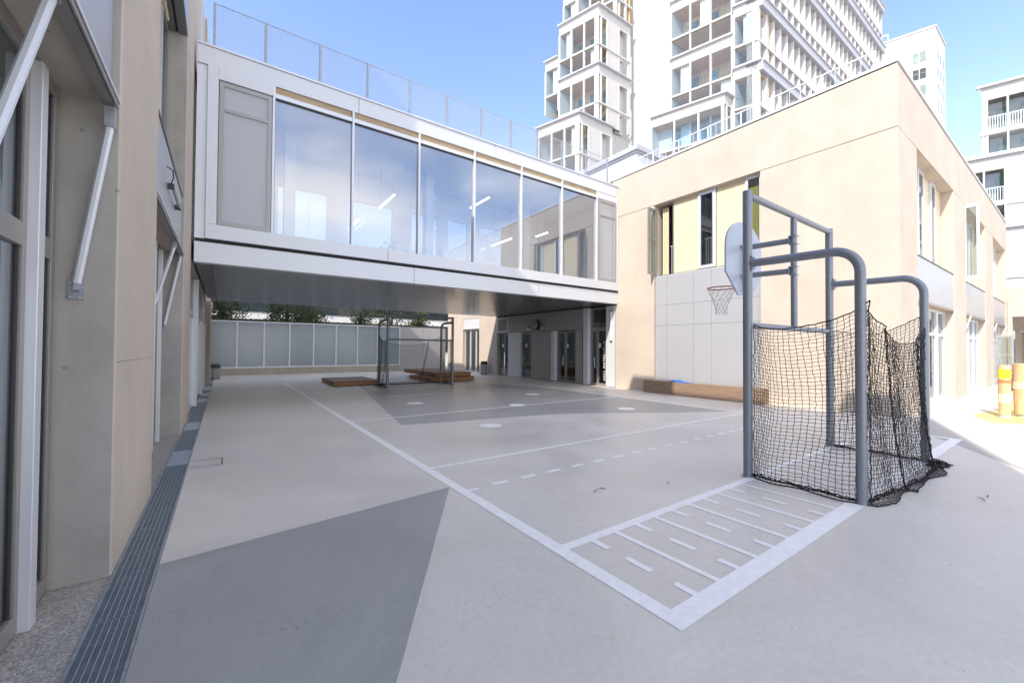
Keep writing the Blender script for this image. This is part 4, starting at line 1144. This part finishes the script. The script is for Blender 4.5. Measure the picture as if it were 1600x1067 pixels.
# corner column of balconies (s 0..2) and loggia column (s 2..7)
for k in range(-3, 6):
    zt = 26.2 + MH * k
    if zt > 60 or zt < 6: continue
    module(TW, C, 1.9, 1.6, zt, [.35, 1.84], backm='wood_pale', sideB=False, seed=k)
    module(TW, C, 7.25, 1.6, zt + 3.2, [2.0, 3.72, 5.47, 7.2], a0=1.94, sideB=False, seed=k, backm='wood_wall' if k < 1 else 'wood_pale')
# lower projecting box
Pb = (34.9, 18.0)
for zt in (23.9 - .1,):
    module(TW, Pb, 6.4, 1.9, zt, [.06, 2.1, 4.2, 6.3], sideB=True, backm='wood_wall')
# long facade: two rows of deep cells per module
NF = 26; cell = 1.37
count = 0
for k in range(-3, 7):
    zt = 26.2 + MH * k
    if zt > 61 or zt < 8: continue
    e = tb(C); e.para(-.42, .5, 0, 36, zt - .12, zt); e.para(-.30, .92, 0, 36, zt - .85, zt - .12); e.build('cornice', M['tower_eave'], TW)
    e = tb(C); e.para(-.06, .92, 0, 36, zt - 3.85, zt - 3.6); e.build('facade_band', M['tower_white'], TW)
    fn = tb(C)
    for i in range(NF + 1):
        x = .05 + i * cell; fn.para(-.02, .9, x, x + .3, zt - MH, zt - .85)
    fn.build('facade_fins', M['tower_white'], TW)
    rest = tb(C)
    for i in range(NF):
        x = .05 + i * cell
        for r0, r1 in ((zt - 3.62, zt - .85), (zt - MH, zt - 3.8)):
            if -1 <= k <= 1 and i < 17 and count < 98:
                tb(C).para(.84, .88, x + .32, x + 1.33, r0 + .1, r1 - .1).build('narrow_window', M['dark_glass'], TW); count += 1
            else: rest.para(.84, .88, x + .32, x + 1.33, r0 + .1, r1 - .1)
    if rest.v: rest.build('narrow_window', M['dark_glass'], TW, kind='stuff')
# projecting balcony stack on the left of the gable
KX, KY = 28.15, 26.25
core = tb((KX, KY)); core.para(.7, 4.2, 2.7, 9, 0, 33.8); core.build('stack_core', M['tower_white'], TW)
for k in (1, 0): module(TW, (KX, KY), 4.3, 4.56, 28.35 + MH * k, [.3, 1.5, 2.89, 4.25], seed=k)
for k in (0, -1, -2, -3):
    P = (25.64, 26.19)
    module(TW, P, 4.6, 4.4, 22.83 + MH * k, [.3, 1.5, 2.9, 4.4], seed=k)
core = tb((25.64, 26.19)); core.para(.7, 4.5, 2.7, 7, 0, 22.7); core.build('stack_core', M['tower_white'], TW)
module(TW, (KX, KY), 5.95, 1.2, 30.9, [4.36, 5.9], a0=4.32, sideB=False, backm='green_glass')
P = (30.7, 26.25)
for k in range(0, 5):
    module(TW, P, 4.4, 2.2, 33.89 + MH * (k + 1), [.3, 1.5, 2.9, 4.3], seed=k)
    module(TW, P, 6.05, 1.2, 33.89 + MH * (k + 1) - .4, [4.45, 6.0], a0=4.42, sideB=False, backm='green_glass')
core = tb(P); core.para(.7, 4.2, 2.7, 7, 33.9, ZT); core.build('stack_core', M['tower_white'], TW)

T2 = thing('tower_block', 'distant plain white tower with paired windows in the gap beside the tall tower', 'tower', (93, 14, 0))
P = (93.2, 14.03)
tb(P).para(0, 14, 0, 7.4, 0, 54).build('body', M['tower_white'], T2)
tb(P).para(-.15, 14.1, -.15, 7.5, 54, 54.3).build('parapet', M['tower_white'], T2)
jn = tb(P)
for k in range(18): jn.para(0, 14, -.02, 0, 52.6 - k * 2.75 * 2, 52.64 - k * 2.75 * 2)
jn.build('facade_joint', M['tower_eave'], T2)
for k in range(16):
    z1 = 50.9 - k * 2.75
    for s0 in (1.15, 5.3, 9.5):
        if z1 - 1.9 < 2: continue
        fr = tb(P); fr.para(s0, s0 + 1.55, -.03, -.0, z1 - .3, z1).para(s0 + .73, s0 + .82, -.04, -.005, z1 - 2.0, z1 - .3)
        o = fr.build('window', M['tower_eave'], T2)
        tb(P).para(s0, s0 + 1.55, -.02, -.001, z1 - 2.0, z1 - .3).build('pane', M['green_glass'] if k != 1 else M['dark_glass'], o)
    lg = tb(P)
    for t_ in (1.2, 3.2, 5.4): lg.para(-.02, 0, t_, t_ + .7, z1 - 1.6, z1 - .2)
    lg.build('side_window', M['green_glass'], T2)
gt = thing('roof_gantry', 'white railed maintenance gantry on the roof of the distant tower', 'gantry', (90, 20, 52))
P = (91.6, 19.4)
fr = tb(P); fr.para(0, 3.4, 0, 1.2, 52.0, 52.2)
for s_ in (0, 1.7, 3.3): fr.para(s_, s_ + .1, 0, .1, 52.2, 55.4)
for z_ in (53.2, 54.2, 55.3): fr.para(0, 3.4, 0, .08, z_, z_ + .12)
fr.build('railing', M['alu_white'], gt)
br = tb(P); 
for s_ in (.2, 1.6, 3.0): br.para(s_, s_ + .12, 0, 1.2, 50.2, 52.0)
br.para(0, 3.4, 0, .1, 50.9, 51.0).para(0, 3.4, 0, .1, 50.2, 50.3); br.build('bracket', M['dark_soffit'], gt)

T3 = thing('apartment_building', 'white stepped apartment building with glazed balconies at the right edge', 'building', (47, 2, 0))
def mod3(P, s_hi, s_lo, zt, bays, solid):
    """faces the court; s runs from s_lo (right) to s_hi (left)"""
    z1, z2, z3, z4, z5 = zt - .15, zt - 1.1, zt - 3.45, zt - 3.8, zt - MH + .02
    tb(P).para(s_lo, s_hi + .3, -.3, .0, z1, zt).build('cornice', M['tower_eave'], T3)
    w = tb(P); w.para(s_lo, s_hi, 0, .12, z2, z1); w.para(s_lo, s_hi + .1, -.1, .12, z4, z3); w.para(s_lo, s_hi, 0, 1.8, z1, zt - .002)
    w.para(s_hi - .12, s_hi, .12, 1.8, z5, z1)
    w.build('facade_band', M['tower_white'], T3)
    rb = tb(P); k = s_lo
    while k < s_hi: rb.para(k, k + .05, -.02, 0, z2 + .5, z1); k += .12
    rb.build('ribbed_band', M['tower_eave'], T3)
    ps = tb(P)
    for b_ in bays: ps.para(b_ - .05, b_ + .05, -.05, .12, z5, z2)
    ps.build('post', M['tower_white'], T3)
    for i in range(len(bays) - 1):
        a_, b_ = sorted((bays[i], bays[i + 1]))
        for r0, r1, up_ in ((z3, z2, 1), (z5, z4, 0)):
            if i in solid: tb(P).para(a_ + .05, b_ - .05, .02, .08, r0, r1).build('white_panel', M['tower_white'], T3); continue
            tb(P).para(a_ + .05, b_ - .05, .5, .52, r0, r1).build('glazing', M['tower_glass'], T3)
            rl = tb(P)
            hh = 1.0 if up_ else .25
            rl.para(a_ + .05, b_ - .05, .04, .07, r0 + hh, r0 + hh + .05)
            q_ = a_ + .1
            while q_ < b_ - .05: rl.para(q_, q_ + .03, .04, .06, r0, r0 + hh); q_ += .13
            rl.build('balcony_rail', M['alu_white'], T3)
            tb(P).para(a_ + .1, a_ + .6, 1.6, 1.64, r0, r1 - .2).build('inner_window', M['green_glass'], T3)
    tb(P).para(s_lo, s_hi - .15, 1.7, 1.8, z5, z1).build('balcony_back_wall', M['grey_conc'], T3)
    tb(P).para(s_lo, s_hi - .13, .13, 1.7, z4 + .02, z3 - .02).build('balcony_slab', M['tower_white'], T3)
P = (47.16, 4.66)
mod3(P, 0.0, -9, 21.87, [-.06, -.25, -1.28, -2.4, -3.6, -4.8, -6, -7.5, -9], (0, 4, 6))
P = (46.5, 4.9)
mod3(P, 3.2, -9, 16.3, [3.2, 1.75, .67, -.36, -1.40, -2.5, -3.6, -5, -7, -9], (4, 6))
P = (46.0, 4.9)
mod3(P, 3.2, -9, 10.8, [3.2, 1.75, .67, -.36, -1.20, -2.5, -3.6, -5, -7, -9], (4, 6))
tb(P).para(-9, 3.15, 2.6, 9, 0, 16.1).build('body', M['tower_white'], T3)
tb((47.16, 4.66)).para(-9, -.02, 1.85, 9, 16.1, 21.8).build('upper_body', M['tower_white'], T3)
tb((47.16, 4.66)).para(.4, 3.2, .2, .24, 16.32, 16.8).build('roof_rail', M['alu_white'], T3)

AN = thing('entrance_annexe', 'cream low building with a wide dark opening at the right end of the lane', 'building', (37, 0, 0))
w = MB(); w.box(37.001, 37.5, -9, 2.79, 3.68, 5.3); w.box(37.001, 37.5, 2.62, 2.79, 0, 3.68); w.box(37.5, 46, -9, 2.79, 5.0, 5.3); w.box(41, 41.2, -9, 2.79, 0, 5); w.build('wall', M['beige'], AN)
MB().box(40.9, 40.98, -9, 2.6, 2.9, 3.0).box(40.9, 40.98, -9, 2.6, 0, .1).build('door_head', M['alu'], AN)
for i in range(8):
    y = 2.4 - i * 1.1
    fr = MB(); fr.box(40.85, 40.95, y - .1, y, .1, 2.9).box(40.85, 40.95, y - 1.1, y - 1.0, .1, 2.9).box(40.85, 40.95, y - 1.0, y - .1, 2.1, 2.2)
    o = fr.build('glazed_door', M['bronze'], AN); MB().box(40.87, 40.89, y - 1.0, y - .1, .1, 2.9).build('pane', M['dark_glass'], o)
MB().box(37.5, 46, -9, 2.62, 4.9, 4.99).build('ceiling', M['bronze'], AN)

# ================================================================ bollards and children
def bollard(x, y, lab, h=1.34, r=.11):
    t = thing('bollard', lab, 'bollard', (x, y, 0), 'painted round timber posts on the yellow floor')
    MB().cyl(x, y, 0, .07, r * .85, 16).build('foot', M['steel_light'], t, smooth=True)
    MB().tube([(x, y, .07), (x, y, h * .5), (x, y, h - .02), (x, y, h)], [r * .97, r, r * 1.04, r * .95], 20).build('post', M['bollard'], t, smooth=True)
    MB().cyl(x, y, h * .75, h * .92, r * 1.05, 20).build('yellow_band', M['band_yellow'], t, smooth=True)
    MB().cyl(x, y, h * .66, h * .72, r * 1.045, 20).build('red_band', M['band_red'], t, smooth=True)
    MB().cyl(x, y, h * .28, h * .46, r * 1.035, 20).build('cream_band', M['band_cream'], t, smooth=True)
bollard(16.4, 1.30, 'slim timber bollard with yellow and red bands nearest the goal')
t = thing('bollard', 'thick plain orange timber bollard cut by the right edge of the photo', 'bollard', (17.05, 1.03, 0), 'painted round timber posts on the yellow floor')
x, y = 17.05, 1.03
MB().cyl(x, y, 0, .07, .12, 16).build('foot', M['steel_light'], t, smooth=True)
MB().tube([(x, y, .07), (x, y, .9), (x, y, 1.36), (x, y, 1.38)], [.17, .185, .19, .17], 24).build('post', M['bollard'], t, smooth=True)
MB().cyl(x, y, .72, .90, .192, 24).build('cream_band', M['band_cream'], t, smooth=True)

def figure(loc, h, rz, lab, arm_up=False):
    t = thing('person', lab, 'person', loc)
    ROOT[t.name] = Vector()
    k = h / 1.0
    # joints (child proportions)
    J = [(0, 0, .46), (0, 0, .60), (0, 0, .74), (0, 0, .80), (0, -.01, .90),
         (.055, 0, .44), (.06, .02, .24), (.06, -.01, .04), (.06, .07, .02),
         (-.055, 0, .44), (-.065, -.03, .24), (-.065, -.08, .05), (-.065, -.01, .02),
         (.11, 0, .74), (.15, .02, .60), (.14, .08, .50),
         (-.11, 0, .74)] + ([(-.21, .05, .66), (-.30, .10, .60)] if arm_up else [(-.15, .02, .60), (-.14, .08, .50)])
    E_ = [(0, 1), (1, 2), (2, 3), (3, 4), (0, 5), (5, 6), (6, 7), (7, 8), (0, 9), (9, 10), (10, 11), (11, 12), (2, 13), (13, 14), (14, 15), (2, 16), (16, 17), (17, 18)]
    Rd = [.085, .08, .08, .035, .075, .055, .04, .028, .025, .055, .04, .028, .025, .035, .026, .02, .035, .026, .02]
    me = bpy.data.meshes.new('body'); me.from_pydata([(a * k, b * k, c * k) for a, b, c in J], E_, []); me.materials.append(M['skin'])
    o = bpy.data.objects.new('body', me); COL.objects.link(o); o.parent = t
    sk = o.modifiers.new('skin', 'SKIN'); o.modifiers.new('sub', 'SUBSURF').levels = 1
    for v_, r_ in zip(me.skin_vertices[0].data, Rd): v_.radius = (r_ * k, r_ * k)
    me.skin_vertices[0].data[0].use_root = True
    c = MB(); c.tube([(0, 0, .40 * k), (0, 0, .5 * k), (0, 0, .62 * k), (0, 0, .76 * k), (0, 0, .79 * k)], [.125 * k, .12 * k, .105 * k, .11 * k, .05 * k], 14); c.build('top', M['navy'], t, smooth=True)
    for sx in (-1, 1):
        c = MB(); yy = (.02, -.01) if sx > 0 else (-.03, -.08)
        c.tube([(sx * .055 * k, 0, .44 * k), (sx * .062 * k, yy[0] * k, .24 * k), (sx * .064 * k, yy[1] * k, .08 * k)], [.07 * k, .055 * k, .045 * k], 10); c.build('trouser_leg', M['navy'], t, smooth=True)
        c = MB(); c.tube([(sx * .112 * k, 0, .75 * k), (sx * (.15 if not (arm_up and sx < 0) else .2) * k, .02 * k, .64 * k)], [.045 * k, .04 * k], 10); c.build('sleeve', M['navy'], t, smooth=True)
    hr = MB()
    for a in range(8):
        th0, th1 = a * math.pi / 14, (a + 1) * math.pi / 14
        hr.tube([(0, -.012 * k, (.90 + .085 * math.cos(th0)) * k), (0, -.012 * k, (.90 + .085 * math.cos(th1)) * k)], [.09 * math.sin(th0) * k + .001, .09 * math.sin(th1) * k + .001], 16, False)
    hr.build('hair', M['hair'], t, smooth=True)
    t.rotation_euler.z = rz
figure((26.6, 1.98, 0), .98, math.radians(-60), 'small child in navy patterned clothes between the two bollards')
figure((27.5, 1.25, 0), 1.22, math.radians(60), 'dark haired child reaching out an arm behind the thick bollard', True)

for o in S.objects:
    if o.type == 'MESH' and 'kind' in o and o.parent is None and o['kind'] == 'structure': pass
